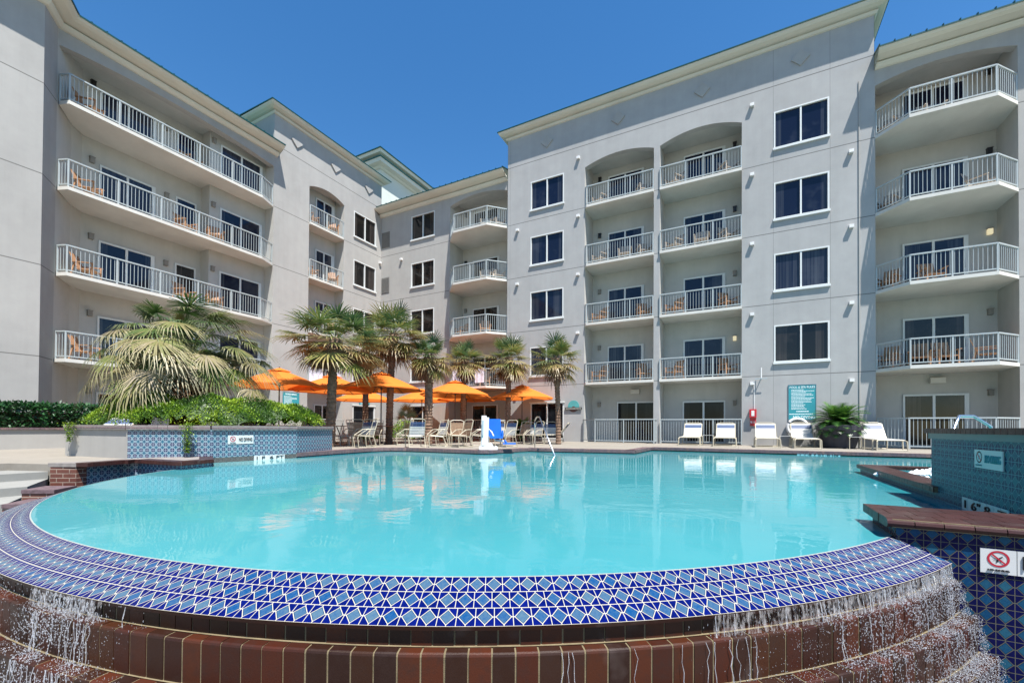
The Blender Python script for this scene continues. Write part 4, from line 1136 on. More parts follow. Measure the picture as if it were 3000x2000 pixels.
for k in (1, 2, 3, 4):
    bchairs(PL, k, [(6.7, -.25, .8, 'at its near end')] + ([(9.9, -.35, .3, 'mid-length'), (11.0, -.2, -.3, 'near the wall step')] if k in (2, 3) else []) + ([(10.2, -.6, .3, 'mid-length')] if k == 4 else []), 'of the left wing')
    bchairs(PL, k, [(17.45, -.25, -.5, 'right of the door')] + ([(16.1, -.3, .3, 'left of the door')] if k > 1 else []), 'of the narrow recess')
    bchairs(PM, k, [(-12.9, -.05, .5, 'beside the door')] + ([(-14.6, -.1, -.4, 'at the left corner')] if k in (1, 2) else []) + ([(-12.2, -.3, .9, 'by the tall wing')] if k > 2 else []), 'of the middle wing')
    bchairs(PR, k, [(-6.3, -.55, -.5, 'left of the door'), (-4.1, -.6, .5, 'right of the door')] + ([(-5.0, -.5, .1, 'in front of the door')] if k == 3 else []), 'in the left recess')
    bchairs(PR, k, [(-2.7, -.55, -.6, 'left of the door'), (-.4, -.6, .6, 'right of the door')] + ([(-1.5, -.5, 0, 'in front of the door')] if k == 3 else []), 'in the right recess')
    bchairs(PR, k, [(5.1, -.4, -.6, 'at the left end')] + ([(5.95, -.1, -.2, 'left of centre'), (6.65, -.1, .1, 'at centre'), (7.75, -.1, 1.2, 'at the right corner')] if k == 1 else [(6.3, -.1, .2, 'at centre')] if k != 3 else [(7.6, -.1, .9, 'at the right corner')]), 'at the right end')
# towels on balconies
def towel(pl, u0, u1, k, w, label):
    mb = MB(); n = 8
    for i in range(n):
        a = u0+(u1-u0)*i/n; b = u0+(u1-u0)*(i+1)/n; j = lambda t: w+.045+.012*sin(t*21)
        mb.face([pl.p(a, j(a), 3*k+.18), pl.p(b, j(b), 3*k+.18), pl.p(b, j(b), 3*k+.98), pl.p(a, j(a), 3*k+.98)])
        mb.face([pl.p(a, j(a), 3*k+.98), pl.p(b, j(b), 3*k+.98), pl.p(b, w-.05, 3*k+.985), pl.p(a, w-.05, 3*k+.985)])
        mb.face([pl.p(a, w-.05, 3*k+.985), pl.p(b, w-.05, 3*k+.985), pl.p(b, w-.055, 3*k+.5), pl.p(a, w-.055, 3*k+.5)])
    c = pl.p((u0+u1)/2, w, 3*k+.2)
    tag(mb.build('towel', m_towel, origin=c, recalc=False), label, 'towel', 'towels hung over balcony rails')
towel(PL, 15.75, 16.6, 1, .06, 'white towel on the left half of the narrow left balcony rail'); towel(PL, 17.2, 17.85, 1, .06, 'white towel on the right half of the narrow left balcony rail')
towel(PM, -14.5, -13.9, 1, .84, 'pale towel on the left of the lowest middle balcony rail'); towel(PM, -13.0, -12.4, 1, .84, 'pale towel on the right of the lowest middle balcony rail')
# ---- patio fences
def fence(pts, name_label, h=1.12, z=0.02):
    mb = MB(); railing(mb, pts, z, h, gap=.115, post=1.2)
    tag(mb.build('metal_fence', m_rail, origin=(*pts[0], 0)), name_label, 'fence', 'white metal patio fences')
fence([(-6.95, 20.97), (-6.15, 20.35), (-3.4, 20.35), (-3.4, 20.97)], 'white metal patio fence in front of the glass double door')
fence([(-3.2, 20.97), (.12, 20.97)], 'white metal patio fence behind the two left loungers')
fence([(4.7, 20.97), (5.4, 20.2), (7.6, 20.2), (8.45, 20.97)], 'white metal patio fence behind the teal tiled wall')
fence([(-15.4, 21.0), (-14.6, 20.3), (-12.3, 20.3), (-11.5, 21.0)], 'white metal patio fence below the middle balconies')
fence([(-20.9, 15.7), (-20.9, 18.1)], 'white metal patio fence below the narrow left balconies')
# ---- loungers
lo = make_lounger(); LSC = 1.14; LL = [((-1.78, 20.1), 0, 'white lounger with blue band, first from the column between the patio fences'), ((-.48, 20.1), 0, 'white lounger with blue band, second from the left along the right facade'), ((.98, 19.95), 0, 'white lounger with blue band below the red phone box'), ((2.22, 19.95), 0, 'white lounger with blue band under the life ring'), ((4.40, 19.75), .08, 'white lounger turned sideways beside the big potted sago'), ((-8.2, 20.2), -1.35, 'white lounger seen side-on beside the round wall emblem'), ((-16.1, 5.6), .9, 'white lounger behind the grey end of the raised planter'), ((-13.9, 11.1), 1.9, 'white lounger just right of the mosaic planter')]
for i, (p, rz, lab) in enumerate(LL):
    if i == 0: lo.location = (*p, 0); lo.rotation_euler = (0, 0, rz); lo['label'] = lab; lo.scale = (LSC,)*3
    else: dup(lo, (*p, 0), rz, lab)
st = make_table(); SL = [((-1.12, 19.8), 'small white side table between the two leftmost loungers'), ((1.62, 19.8), 'small white side table between the loungers under the rules sign'), ((3.72, 19.4), 'small white side table in front of the grey pot')]
for i, (p, lab) in enumerate(SL):
    if i == 0: st.location = (*p, 0); st['label'] = lab
    else: dup(st, (*p, 0), 0, lab)
# ---- umbrellas + tables
um = make_umbrella()
UL = [((-15.31, 10.25), .1, 'orange umbrella at the left, partly behind the windblown palm'), ((-15.1, 12.45), .3, 'orange umbrella directly behind the thickest palm trunk, left of centre'),
      ((-12.61, 12.75), .2, 'largest-looking orange umbrella, just right of the thickest palm trunk'), ((-18.72, 17.61), .0, 'small far orange umbrella in front of the door with the teal sign'),
      ((-15.96, 19.29), .25, 'small far orange umbrella low behind the dark palm trunk'), ((-11.66, 16.47), .15, 'orange umbrella between the dark palm trunk and the pool lift'),
      ((-12.98, 19.38), .3, 'far orange umbrella half hidden behind the one beside the pool lift'), ((-9.75, 19.62), .05, 'rightmost orange umbrella, beside the slim rightmost palm')]
pt = make_ptable()
TL = ['left of the thickest palm trunk', 'behind the thickest palm trunk', 'right of the thickest palm trunk', 'by the teal-signed door', 'behind the dark palm trunk', 'left of the pool lift', 'in the back corner beyond the pool lift', 'under the rightmost umbrella']
for i, (p, rz, lab) in enumerate(UL):
    if i == 0: um.location = (*p, 0); um.rotation_euler = (0, 0, rz); um['label'] = lab; pt.location = (*p, 0); pt['label'] = 'brown round table under the umbrella '+TL[0]
    else: dup(um, (*p, 0), rz, lab); dup(pt, (*p, 0), rz, 'brown round table '+TL[i] if 'under' in TL[i] else 'brown round table under the umbrella '+TL[i])
ch = make_chair('strap'); ch2 = make_chair('sling'); 
CL = [((-10.75, 10.55), 2.65, 0, 'strap chair closest to the pool, back turned, right of the thickest palm trunk'),
      ((-9.75, 11.45), .95, 0, 'strap chair angled beside the pool edge between two palm trunks'), ((-10.0, 13.0), 2.9, 0, 'strap chair with dark band left of the table by the lift'),
      ((-9.3, 13.35), -2.4, 1, 'brown-backed chair under the table edge left of the lift'), ((-8.75, 13.9), 2.3, 1, 'brown-backed chair facing away, left of the lift'), ((-8.5, 14.9), -2.8, 0, 'strap chair directly behind the white pool lift'),
      ((-8.25, 16.6), 3.0, 1, 'brown-backed chair right of the blue lift seat'), ((-7.5, 16.2), 2.7, 0, 'strap chair behind the pool handrail, left one'), ((-7.2, 17.3), -2.7, 0, 'strap chair behind the pool handrail, right one'),
      ((-12.9, 11.6), 1.2, 1, 'brown sling chair immediately right of the thickest palm trunk'), ((-12.2, 12.0), -2.6, 1, 'brown sling chair at the near side of the big umbrella table'), ((-14.4, 10.2), 2.4, 1, 'brown sling chair left of the thickest palm trunk'), ((-14.0, 10.9), -2.0, 0, 'strap chair tucked behind the mosaic planter'),
      ((-12.3, 14.2), .6, 1, 'brown sling chair beyond the big umbrella'), ((-11.2, 15.6), -2.2, 1, 'brown sling chair near the dark palm trunk'), ((-12.7, 17.0), 1.4, 0, 'strap chair on the far side of the table left of the lift'), ((-10.4, 18.7), 2.6, 1, 'brown sling chair under the rightmost umbrella'), ((-16.1, 12.9), .5, 0, 'strap chair by the far left umbrella table')]
CL = [((-11.0, 10.4), 2.65, 0, CL[0][3])] + CL[1:]
CL += [((-13.3, 12.2), -1.2, 0, 'strap chair left of the big umbrella pole, behind the brown sling chair'), ((-15.6, 11.2), 2.9, 1, 'brown sling chair under the leftmost umbrella'), ((-16.0, 9.6), 1.9, 0, 'strap chair under the leftmost umbrella, nearer the hedge'),
       ((-13.5, 13.6), -.6, 0, 'strap chair on the far side of the big umbrella table'), ((-10.9, 17.0), 2.4, 0, 'strap chair right of the table left of the lift'), ((-9.0, 19.0), -2.7, 0, 'strap chair right of the rightmost umbrella pole'), ((-10.6, 20.2), .3, 0, 'strap chair against the wall under the rightmost umbrella'), ((-8.6, 12.5), 2.8, 1, 'brown-backed chair just left of the lift base'),
       ((-11.9, 11.2), -2.9, 0, 'strap chair facing the pool just right of the thickest palm trunk'), ((-9.3, 12.1), 2.2, 1, 'brown-backed chair between the two strap chairs at the pool edge'), ((-7.4, 13.6), 2.9, 0, 'strap chair nearest the pool between the lift and the handrail'), ((-8.1, 13.9), -2.6, 1, 'brown-backed chair right behind the blue footrest of the lift'), ((-11.6, 12.9), 2.5, 1, 'brown sling chair beside the dark palm trunk, pool side')]
u0 = [False, False]
for (p, rz, kd, lab) in CL:
    src = (ch, ch2)[kd]
    if not u0[kd]: src.location = (*p, 0); src.rotation_euler = (0, 0, rz+pi if False else rz); src['label'] = lab; u0[kd] = True
    else: dup(src, (*p, 0), rz, lab)
# ---- palms
cargs = dict(n=40, fan=.76, pet=.60, nseg=20, deadn=16, width=.038)
palm((-12.43, 10.21, 0), 3.75, 1, 'thick-trunked fan palm in the foreground, left of the big umbrella', dict(n=52, fan=1.08, pet=1.15, nseg=24, deadn=34, width=.046, wind=V((.10, .05, 0)), span_=118), .155, .13, (.05, .1), (.94, .60))
palm((-12.62, 13.22, 0), 4.55, 2, 'fan palm with mottled trunk rising behind the big umbrella', dict(n=50, fan=1.05, pet=1.0, nseg=22, deadn=24, width=.045, wind=V((.08, .04, 0)), span_=112), .14, .12, (.0, .2), (.88, .68))
palm((-11.13, 13.87, 0), 3.6, 3, 'dark-trunked fan palm right of the big umbrella', dict(n=40, fan=.78, pet=.55, nseg=20, deadn=34, width=.038, span_=120), .16, .15, (.1, -.1))
palm((-11.72, 17.19, 0), 3.95, 4, 'small fan palm above the umbrella left of the lift', cargs, .125, .11, (.1, 0))
palm((-9.99, 18.56, 0), 4.15, 5, 'fan palm in front of the corner of the tall right wing', dict(n=46, fan=.88, pet=.78, nseg=22, deadn=20, width=.042, span_=114), .13, .11, (.0, .1))
palm((-6.77, 17.12, 0), 3.65, 6, 'slim rightmost fan palm beside the pool handrail', dict(n=38, fan=.80, pet=.66, nseg=20, deadn=12, width=.040), .105, .095, (-.12, -.1))
palm((-15.73, 14.89, 0), 4.45, 7, 'fan palm crown between and behind the two tallest palms', dict(n=42, fan=.92, pet=.9, nseg=22, deadn=26, width=.042, span_=118), .14, .12, (0, 0), (.88, .66))
# windblown palm in the planter
t = thing('palm_tree', (-12.95, 5.95, .64), 'broad windblown palm with pale drooping fronds in the raised planter', 'palm tree', 'fan palms on the pool deck')
part(trunk(1.55, .24, .22, 99), 'trunk', m_bark, t)
random.seed(5); mb = MB()
RT = V((.885, .466, 0)); NP = 92
for i in range(NP):
    tt = (i+.5)/NP; el = radians(80 - 84*tt**.8) + random.gauss(0, .12); az = i*2.39996 + random.gauss(0, .3)
    d = V((cos(az)*cos(el), sin(az)*cos(el), sin(el)))
    toward = d.dot(RT)
    frond(mb, V((cos(az)*.12, sin(az)*.12, .15-tt*.25)), d + RT*.06, random.uniform(.65, 1.65)*(1.2 if toward > .2 else 1.0), random.uniform(.62, .92), .4+.6*tt, 34, max(.02, min(1, .08+tt*.62+random.gauss(0, .24))), 1, 0, RT*.26+V((0, 0, -.25)), .022, 105, .4+.9*tt)
for i in range(22):
    az = random.random()*6.28; el = radians(random.uniform(-80, -35)); d = V((cos(az)*cos(el), sin(az)*cos(el), sin(el)))
    frond(mb, V((cos(az)*.15, sin(az)*.15, -.2-random.random()*.5)), d, .4, .55, 1.3, 20, random.random()*.9+.05, 0, 1, V((0, 0, 0)), .03)
o = part(mb, 'crown', [m_frond2, m_dead], t, recalc=False, merge=False); o.location = (0, 0, 1.72); o.scale = (1.04, 1.04, .88)
# ---- hedge
def leafy(name, boxes, mat, n, origin, label, cat, sz=(.07, .12), rb=.4, parent=None):
    mb = MB()
    for _ in range(n):
        x0, x1, y0, y1, z0, z1 = random.choice(boxes)
        f = random.random(); x = random.uniform(x0, x1); y = random.uniform(y0, y1)
        zt = z1 + .10*mn.noise(V((x*1.5, y*1.5, 2))) + .07*mn.noise(V((x*5, y*5, 4)))
        if f < .55: z = zt - abs(random.gauss(0, .07))
        else: z = random.uniform(z0, zt); x = x1 + .1*mn.noise(V((y*2, z*3, 5))) - abs(random.gauss(0, .07))
        cl = mn.noise(V((x*2, y*2, z*2+5)))
        leaf(mb, V((x, y, z)), rdir(), rdir(), random.uniform(*sz), random.uniform(sz[0]*.5, sz[1]*.5), max(.01, min(1, rb+cl*.7+random.gauss(0, .2) + (.5 if random.random() < .03 else 0))))
    return tag(mb.build(name, mat, origin=origin, recalc=False), label, cat)
leafy('hedge', [(-19.0, -18.1, -9, 7.0, .45, 1.30)], m_hedge, 26000, (-18.5, 0, .5), 'dark glossy hedge along the left wing wall', 'hedge', (.08, .15), .42)
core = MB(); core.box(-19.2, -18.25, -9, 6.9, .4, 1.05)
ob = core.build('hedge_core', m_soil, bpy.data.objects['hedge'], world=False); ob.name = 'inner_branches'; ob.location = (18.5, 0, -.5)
for i, (x, y, rr, zz, lab) in enumerate([(-16.28, 12.34, .4, .5, 'small lime-green shrub left of the thickest palm trunk'), (-15.2, 14.6, .45, .55, 'small lime-green shrub below the door with the teal sign'), (-14.9, 16.6, .85, .95, 'rounded green shrub between the mottled and dark palm trunks'), (-13.3, 17.9, .5, .7, 'low green shrub right of the dark palm trunk'), (-17.0, 8.6, .9, .8, 'low dark green shrub behind the raised planter')]):
    mb = MB()
    for _ in range(1500):
        d = rdir(); r_ = rr*random.uniform(.55, 1.0); c = V((x+d.x*r_, y+d.y*r_, .15+abs(d.z)*zz*random.uniform(.5, 1)))
        leaf(mb, c, (d+rdir()*.8), rdir(), random.uniform(.06, .12), .04, max(.01, min(1, random.gauss(.55, .25))))
    tag(mb.build('shrub', m_juniper, origin=(x, y, 0), recalc=False), lab, 'shrub', 'green shrubs behind the patio tables')
def pinnate(name, loc, n, L, label, mat, cat='plant', seed=3, up0=75, up1=-5):
    random.seed(seed); mb = MB()
    for i in range(n):
        t_ = (i+.5)/n; el = radians(up0 - (up0-up1)*t_); az = i*2.39996; ln = L*random.uniform(.85, 1.1)
        p = V((0, 0, 0)); d = V((cos(az)*cos(el), sin(az)*cos(el), sin(el)))
        m = 24; side = d.cross(V((0, 0, 1))).normalized(); prev = p
        for k in range(m):
            f = k/m; d = (d + V((0, 0, -.035*(1+f)))).normalized(); q_ = prev + d*ln/m
            w = ln*.23*(sin(pi*min(1, f*1.1+.08))**.6)
            for sg in (-1, 1):
                tip = q_ + side*sg*w + d*w*.5 + V((0, 0, .25*w)); b = d*.024
                mb.face([prev-b, prev+b, tip], 0, None, max(.01, min(1, .62+random.gauss(0, .22)-t_*.25)))
            prev = q_
    return mb
pb = thing('potted_sago', (3.35, 20.05, 0), 'big green sago palm in a dark grey flared pot by the right facade', 'potted plant')
mb = MB(); mb.lathe([(.02, .0), (.46, .0), (.50, .05), (.66, .66), (.72, .68), (.74, .84), (.68, .86), (.64, .76), (.02, .74)], n=32)
part(mb, 'pot', m_pot, pb, smooth=False)
part(trunk(.3, .16, .16, 8, boots=False), 'trunk', m_bark, pb).location = (0, 0, .66)
o = part(pinnate('crown', None, 84, 1.12, '', m_sago, up0=70, up1=-18), 'crown', m_sago, pb, recalc=False); o.location = (0, 0, .95)
pb = thing('sago_palm', (-9.9, 19.9, 0), 'dark green sago palm behind the blue lift seat', 'plant')
part(trunk(.45, .15, .15, 9, boots=False), 'trunk', m_bark, pb)
o = part(pinnate('crown', None, 46, 1.05, '', m_sago, seed=9), 'crown', m_sago, pb, recalc=False); o.location = (0, 0, .5)
pb = thing('silver_fan_palm', (-16.31, 18.54, 0), 'low silvery fan palm between the mottled and dark palm trunks', 'plant')
mbc, mats = crown(77, n=26, fan=.55, pet=.7, green=m_silver, nseg=22, deadn=0, droopk=.5, tipb=.2)
part(trunk(.8, .14, .12, 10), 'trunk', m_bark, pb)
o = part(mbc, 'crown', mats, pb, recalc=False); o.location = (0, 0, .95)
# ================================================================== pool lift, rails
pl_ = thing('pool_lift', (-6.86, 11.25, 0), 'white pool lift column with a blue plastic seat at the pool edge', 'pool lift')
XD = V((.885, .466, 0)); YD = V((-.466, .885, 0))
def hexp(mb, a0, a1, b0, b1, z0, z1, sl=0, mi=0):
    c = []
    for a in (a0, a1):
        for b in (b0, b1):
            for z in (z0, z1): c.append(XD*(a+(sl if z == z1 else 0)) + YD*b + V((0, 0, z)))
    mb.hexa(c, mi)
mb = MB(); hexp(mb, -.11, .11, -.10, .12, .10, 1.0, .02); hexp(mb, -.08, .08, -.13, -.10, .15, .95, .02); hexp(mb, -.16, .16, -.14, .18, .0, .12); hexp(mb, -.09, .05, -.05, .10, 1.0, 1.05)
part(mb, 'column', m_lamp, pl_)
mb = MB(); hexp(mb, -.14, .34, -.16, .12, 0, .06); hexp(mb, .0, .30, -.12, .06, .06, .22, -.08); mb.tube([XD*.34+V((0, 0, .06))-YD*.1, XD*.34+V((0, 0, .06))+YD*.1], .07, 10); part(mb, 'base', m_lamp, pl_)
mb = MB(); mb.tube([V((0, 0, .72))+YD*.2, XD*.2+YD*.2+V((0, 0, .55)), XD*.32+YD*.2+V((0, 0, .30)), XD*.6+YD*.2+V((0, 0, .27))], .028, 8); part(mb, 'arm', m_lamp, pl_)
mb = MB(); hexp(mb, .15, .52, .30, .37, .42, .96, -.05); hexp(mb, .16, .56, -.06, .36, .36, .43); hexp(mb, .13, .18, -.04, .36, .42, .62, -.02); hexp(mb, .52, .57, -.04, .36, .42, .60, .0)
part(mb, 'seat', m_blue, pl_)
mb = MB(); hexp(mb, .56, .95, .02, .36, .18, .22); mb.tube([XD*.6+YD*.18+V((0, 0, .3)), XD*.68+YD*.18+V((0, 0, .2))], .03); part(mb, 'footrest', m_blue, pl_)
mb = MB(); hexp(mb, -.07, -.03, -.16, -.15, .45, .9, .01); part(mb, 'trim_slot', simple('lift_grey', (.35, .4, .45)), pl_)
def rail(name, pts, label, r=.024):
    mb = MB(); P = [V(p) for p in pts]; sm = [P[0]]
    for a, b, c in zip(P, P[1:], P[2:]): sm += [b + (a-b)*min(.3, .12/(a-b).length), b, b + (c-b)*min(.3, .12/(c-b).length)]
    sm.append(P[-1]); mb.tube(sm, r, 8)
    return tag(mb.build(name, m_steel, origin=(P[0].x, P[0].y, 0), smooth=True), label, 'handrail')
rail('pool_handrail', [(-6.26, 13.61, 0), (-6.26, 13.61, .95), (-6.1, 13.4, 1.06), (-5.95, 13.3, 1.06), (-4.51, 11.35, -.3)], 'stainless pool handrail bending down into the water')
rail('spa_handrail', [(2.75, 9.2, -.1), (3.35, 10.1, .93), (3.6, 10.3, .93), (3.85, 10.4, .75), (3.85, 10.4, 0)], 'chrome handrail beside the spa above the teal wall')
# ================================================================== signs
def sign_board(name, pl, u0, u1, z0, z1, label, mats=(m_signteal, m_signframe), fr=.02):
    t = thing(name, pl.p((u0+u1)/2, .02, z0), label, 'sign')
    mb = MB(); pl.box(mb, u0+fr, u1-fr, .003, .022, z0+fr, z1-fr); mb.build('board', mats[0], t)
    mb = MB(); pl.box(mb, u0, u0+fr, .002, .03, z0, z1); pl.box(mb, u1-fr, u1, .002, .03, z0, z1); pl.box(mb, u0+fr, u1-fr, .002, .03, z1-fr, z1); pl.box(mb, u0+fr, u1-fr, .002, .03, z0, z0+fr); mb.build('frame', mats[1], t)
    return t
def lines(t, pl, u0, u1, z0, z1, n, seed):
    random.seed(seed); mb = MB(); dz = (z1-z0)/n
    for i in range(n):
        z = z1-(i+.5)*dz; L = (u1-u0)*random.choice((.95, .55, .6, .85, .9, .5)); u = u0; mb = MB(); k = 0
        while u < u0+L:
            w = random.uniform(.02, .07) if k % 2 == 0 else .012; h = .2 if k % 2 == 0 else .03
            pl.box(mb, u, u+w, .0225, .024, z-dz*h, z+dz*h); u += w; k += 1
        mb.build('text_line', m_text, t)
t = sign_board('rules_sign', PR, 1.82, 2.775, 1.08, 2.52, 'tall teal pool rules sign on the right facade reading NO DIVING')
X = (1, 0, 0); Z = (0, 0, 1)
text('lettering', 'POOL & SPA RULES', PR.p(2.3, .023, 2.41), X, Z, .13, m_text, t, width=.86)
text('lettering', 'NO DIVING', PR.p(2.36, .023, 1.185), X, Z, .17, m_text, t, width=.74)
lines(t, PR, 1.93, 2.70, 1.50, 2.34, 15, 4); lines(t, PR, 2.1, 2.5, 1.38, 1.48, 1, 5); lines(t, PR, 1.86, 2.74, 1.28, 1.36, 1, 6)
t = sign_board('warning_sign', PL, 14.25, 15.2, 1.83, 2.50, 'teal WARNING sign on the tall left wing wall')
YX = (0, 1, 0)
text('lettering', 'WARNING', PL.p(14.72, .023, 2.39), YX, Z, .13, m_text, t, width=.66); lines(t, PL, 14.32, 15.1, 1.88, 2.31, 7, 8)
t = sign_board('door_sign', PL, 19.36, 20.21, 2.08, 2.32, 'small teal sign above the ground-floor door in the back corner'); lines(t, PL, 19.45, 20.12, 2.13, 2.27, 2, 9)
t = thing('round_emblem_sign', PR.p(-7.49, .03, 1.5), 'round teal emblem with a dark lettered band on the wall beside the rightmost palm', 'sign')
mb = MB(); n = 28; cz = 1.82
for i in range(n):
    a0 = 2*pi*i/n; a1 = 2*pi*(i+1)/n
    mb.face([PR.p(-7.49, .03, cz), PR.p(-7.49+.30*cos(a0), .03, cz+.30*sin(a0)), PR.p(-7.49+.30*cos(a1), .03, cz+.30*sin(a1))], 1 if (sin((a0+a1)/2) < -.35) else 0)
    mb.face([PR.p(-7.49+.30*cos(a0), .03, cz+.30*sin(a0)), PR.p(-7.49+.30*cos(a1), .03, cz+.30*sin(a1)), PR.p(-7.49+.30*cos(a1), .002, cz+.30*sin(a1)), PR.p(-7.49+.30*cos(a0), .002, cz+.30*sin(a0))], 0)
mb.build('disc', [simple('emblem_teal', (.08, .32, .32)), simple('emblem_brown', (.12, .04, .03))], t)
mb = MB(); PR.box(mb, -7.95, -7.04, .031, .06, 1.63, 1.76); mb.build('band', simple('band_dark', (.045, .05, .045)), t)
mb = MB(); random.seed(2)
for i in range(11): u = -7.89+i*.075; PR.box(mb, u, u+.045, .061, .064, 1.665, 1.725)
PR.box(mb, -7.9, -7.08, .0605, .062, 1.69, 1.70); mb.build('lettering', simple('faded_letters', (.35, .33, .30)), t)
# life ring, phone box, horn
mb = MB()
P_ = [PR.p(2.13+.34*cos(a*pi/14), .09, .78+.34*sin(a*pi/14)) for a in range(29)]
mb.tube(P_, .065, 10, cap=False); tag(mb.build('life_ring', m_lamp, origin=PR.p(2.13, .09, .78), smooth=True), 'white life ring hanging on the wall below the rules sign', 'life ring')
t = thing('emergency_phone', PR.p(.55, .05, .83), 'red emergency phone box with conduit on the right facade', 'phone box')
mb = MB(); PR.box(mb, .42, .68, .002, .16, 1.18, 1.54); mb.build('box', m_red, t)
mb = MB(); PR.box(mb, .49, .60, .161, .17, 1.25, 1.48); mb.build('handset_panel', m_lamp, t)
mb = MB(); PR.box(mb, .44, .67, .002, .03, .83, 1.16, 0); mb.build('notice_plate', m_red, t)
text('lettering', '911', PR.p(.555, .031, .98), X, Z, .14, m_text, t, width=.18)
mb = MB(); PR.box(mb, .585, .61, .002, .025, 1.54, 2.7); mb.build('conduit', m_lamp, t)
t = thing('wall_antenna', PR.p(.85, .05, 2.8), 'small white antenna bracket above the red phone box', 'antenna')
mb = MB(); mb.tube([PR.p(.85, .16, 2.85), PR.p(.85, .16, 3.28)], .025, 8); mb.build('mast', m_lamp, t)
mb = MB(); mb.bar(PR.p(.85, 0, 2.84), PR.p(.85, .18, 2.84), .03); mb.bar(PR.p(.62, .16, 2.82), PR.p(1.08, .16, 2.82), .02); mb.build('bracket', m_steel, t)
# no diving signs
def nodive(t, o, xd, h, mats=(m_signw, m_textk), full=True, small=True):
    """o = centre-left point on wall; sign extends along xd"""
    xd = V(xd); nd = xd.cross(V(Z)); o = V(o)
    c = o + xd*h*.55 + nd*.012 + V((0, 0, h*.10)); ring = MB(); R = h*.33; n = 32
    for i in range(n):
        a0 = 2*pi*i/n; a1 = 2*pi*(i+1)/n
        P = lambda a, r, k=.0: c + xd*r*cos(a) + V((0, 0, r*sin(a))) + nd*k
        ring.face([P(a0, R), P(a1, R), P(a1, R*.78), P(a0, R*.78)])
    e = xd*cos(-.75)+V((0, 0, sin(-.75))); f = V((0, 0, 1))*cos(-.75) - xd*sin(-.75)
    ring.face([c-e*R*.85-f*R*.09+nd*.001, c+e*R*.85-f*R*.09+nd*.001, c+e*R*.85+f*R*.09+nd*.001, c-e*R*.85+f*R*.09+nd*.001])
    ring.build('prohibition_ring', simple('ring_red', (.40, .01, .03), .4), t, recalc=False)
    fig = MB()
    def seg(a, b, w):
        a = V(a); b = V(b); d = (b-a).normalized(); m = V((-d.y, d.x))*w
        fig.face([c + xd*p.x*R + V((0, 0, p.y*R)) + nd*.0006 for p in (a-m, b-m, b+m, a+m)])
    seg((-.05, .0), (.38, .32), .05); seg((.0, -.02), (-.15, -.42), .08); seg((.02, -.02), (.28, -.38), .07); seg((-.5, .05), (.5, .12), .02); seg((-.12, .1), (.12, -.1), .1); seg((-.45, -.2), (-.1, -.1), .02)
    fig.build('diver_figure', mats[1], t, recalc=False)
    if small: text('lettering', 'NO DIVING', o + xd*h*.55 + nd*.012 + V((0, 0, -h*.36)), xd, Z, h*.11, mats[1], t, width=h*.62)
    if full: text('lettering', 'NO DIVING', o + xd*h*2.05 + nd*.012, xd, Z, h*.62, mats[1], t, width=h*1.6)
t = thing('no_diving_sign', (1.8, 4.09, -.2), 'white no-diving tile sign with red ring on the front right tiled wall', 'sign', None)
mb = MB(); mb.box(1.459, 1.632, 4.09, 4.099, -.283, -.120); mb.box(1.636, 2.2, 4.09, 4.099, -.283, -.120); mb.build('tile_plate', m_signw, t)
nodive(t, (1.455, 4.10, -.20), X, .165, full=False); text('lettering', 'NO DIVING', (1.92, 4.088, -.20), X, Z, .13, m_textk, t, width=.52)
t = thing('no_diving_sign', (2.0, 5.45, .42), 'cyan-tinted NO DIVING sign on the tall teal wall', 'sign')
mb = MB(); mb.box(1.998, 2.008, 5.208, 5.704, .33, .50); mb.build('tile_plate', m_signc, t)
nodive(t, (2.010, 5.704, .415), (0, -1, 0), .165, (m_signc, m_signteal))
dP = (V((-9.883, 7.09, 0))-V((-9.99, 5.15, 0))).normalized()
t = thing('no_diving_sign', (-9.96, 5.75, .38), 'white NO DIVING sign on the mosaic-tiled planter', 'sign')
a = V((-9.99, 5.15, 0)) + dP*.34; nP = dP.cross(V(Z)); mb = MB(); c = [a + dP*u + nP*w + V((0, 0, z)) for u in (0, .545) for w in (.001, .009) for z in (.285, .475)]; mb.hexa(c); mb.build('tile_plate', m_signw, t)
nodive(t, a + V((0, 0, .38)) - nP*.0, dP, .18)
def marker(name, o, xd, L, h, txt, label, plate=m_signw):
    xd = V(xd); nd = xd.cross(V(Z)); o = V(o); t = thing(name, o, label, 'depth marker')
    mb = MB(); n = max(1, round(L/h))
    for i in range(n):
        c = [o + xd*(L*i/n+.003+u*(L/n-.006)) + nd*(.001+w*.008) + V((0, 0, z*h)) for u in (0, 1) for w in (0, 1) for z in (0, 1)]; mb.hexa(c)
    mb.build('tile_plate', plate, t)
    text('lettering', txt, o + xd*L/2 + nd*.010 + V((0, 0, h*.5)), xd, Z, h*.85, m_textk, t, width=L*.88)
marker('depth_marker', V((-9.99, 5.15, 0)) + dP*.90 + nP*0 + V((0, 0, -.12)), dP, .74, .12, '1 F  6 FT', 'white depth marker tiles at the waterline of the planter')
marker('depth_marker', (2.010, 5.98, -.12), (0, -1, 0), .85, .13, '1 6" 8  T', 'pale depth marker tiles at the waterline of the teal wall', m_signc)
marker('depth_marker', (1.63, 16.145, -.14), X, 1.1, .095, '1 1 8 7 ST 8 IN', 'pale depth marker tiles under the far coping', m_signc)
t = thing('no_diving_sign', (-10.25, 3.5, -.25), 'small white sign on the shaded tile of the low left wall', 'sign')
wd = (V((-9.5, 4.04, 0))-V((-10.21, 3.98, 0))).normalized(); wn = wd.cross(V(Z)); mb = MB(); c = [V((-10.21, 3.98, 0)) + wd*(.62+u) + wn*(.001+w) + V((0, 0, z)) for u in (0, .36) for w in (0, .008) for z in (-.26, -.14)]; mb.hexa(c); mb.build('tile_plate', m_signw, t)
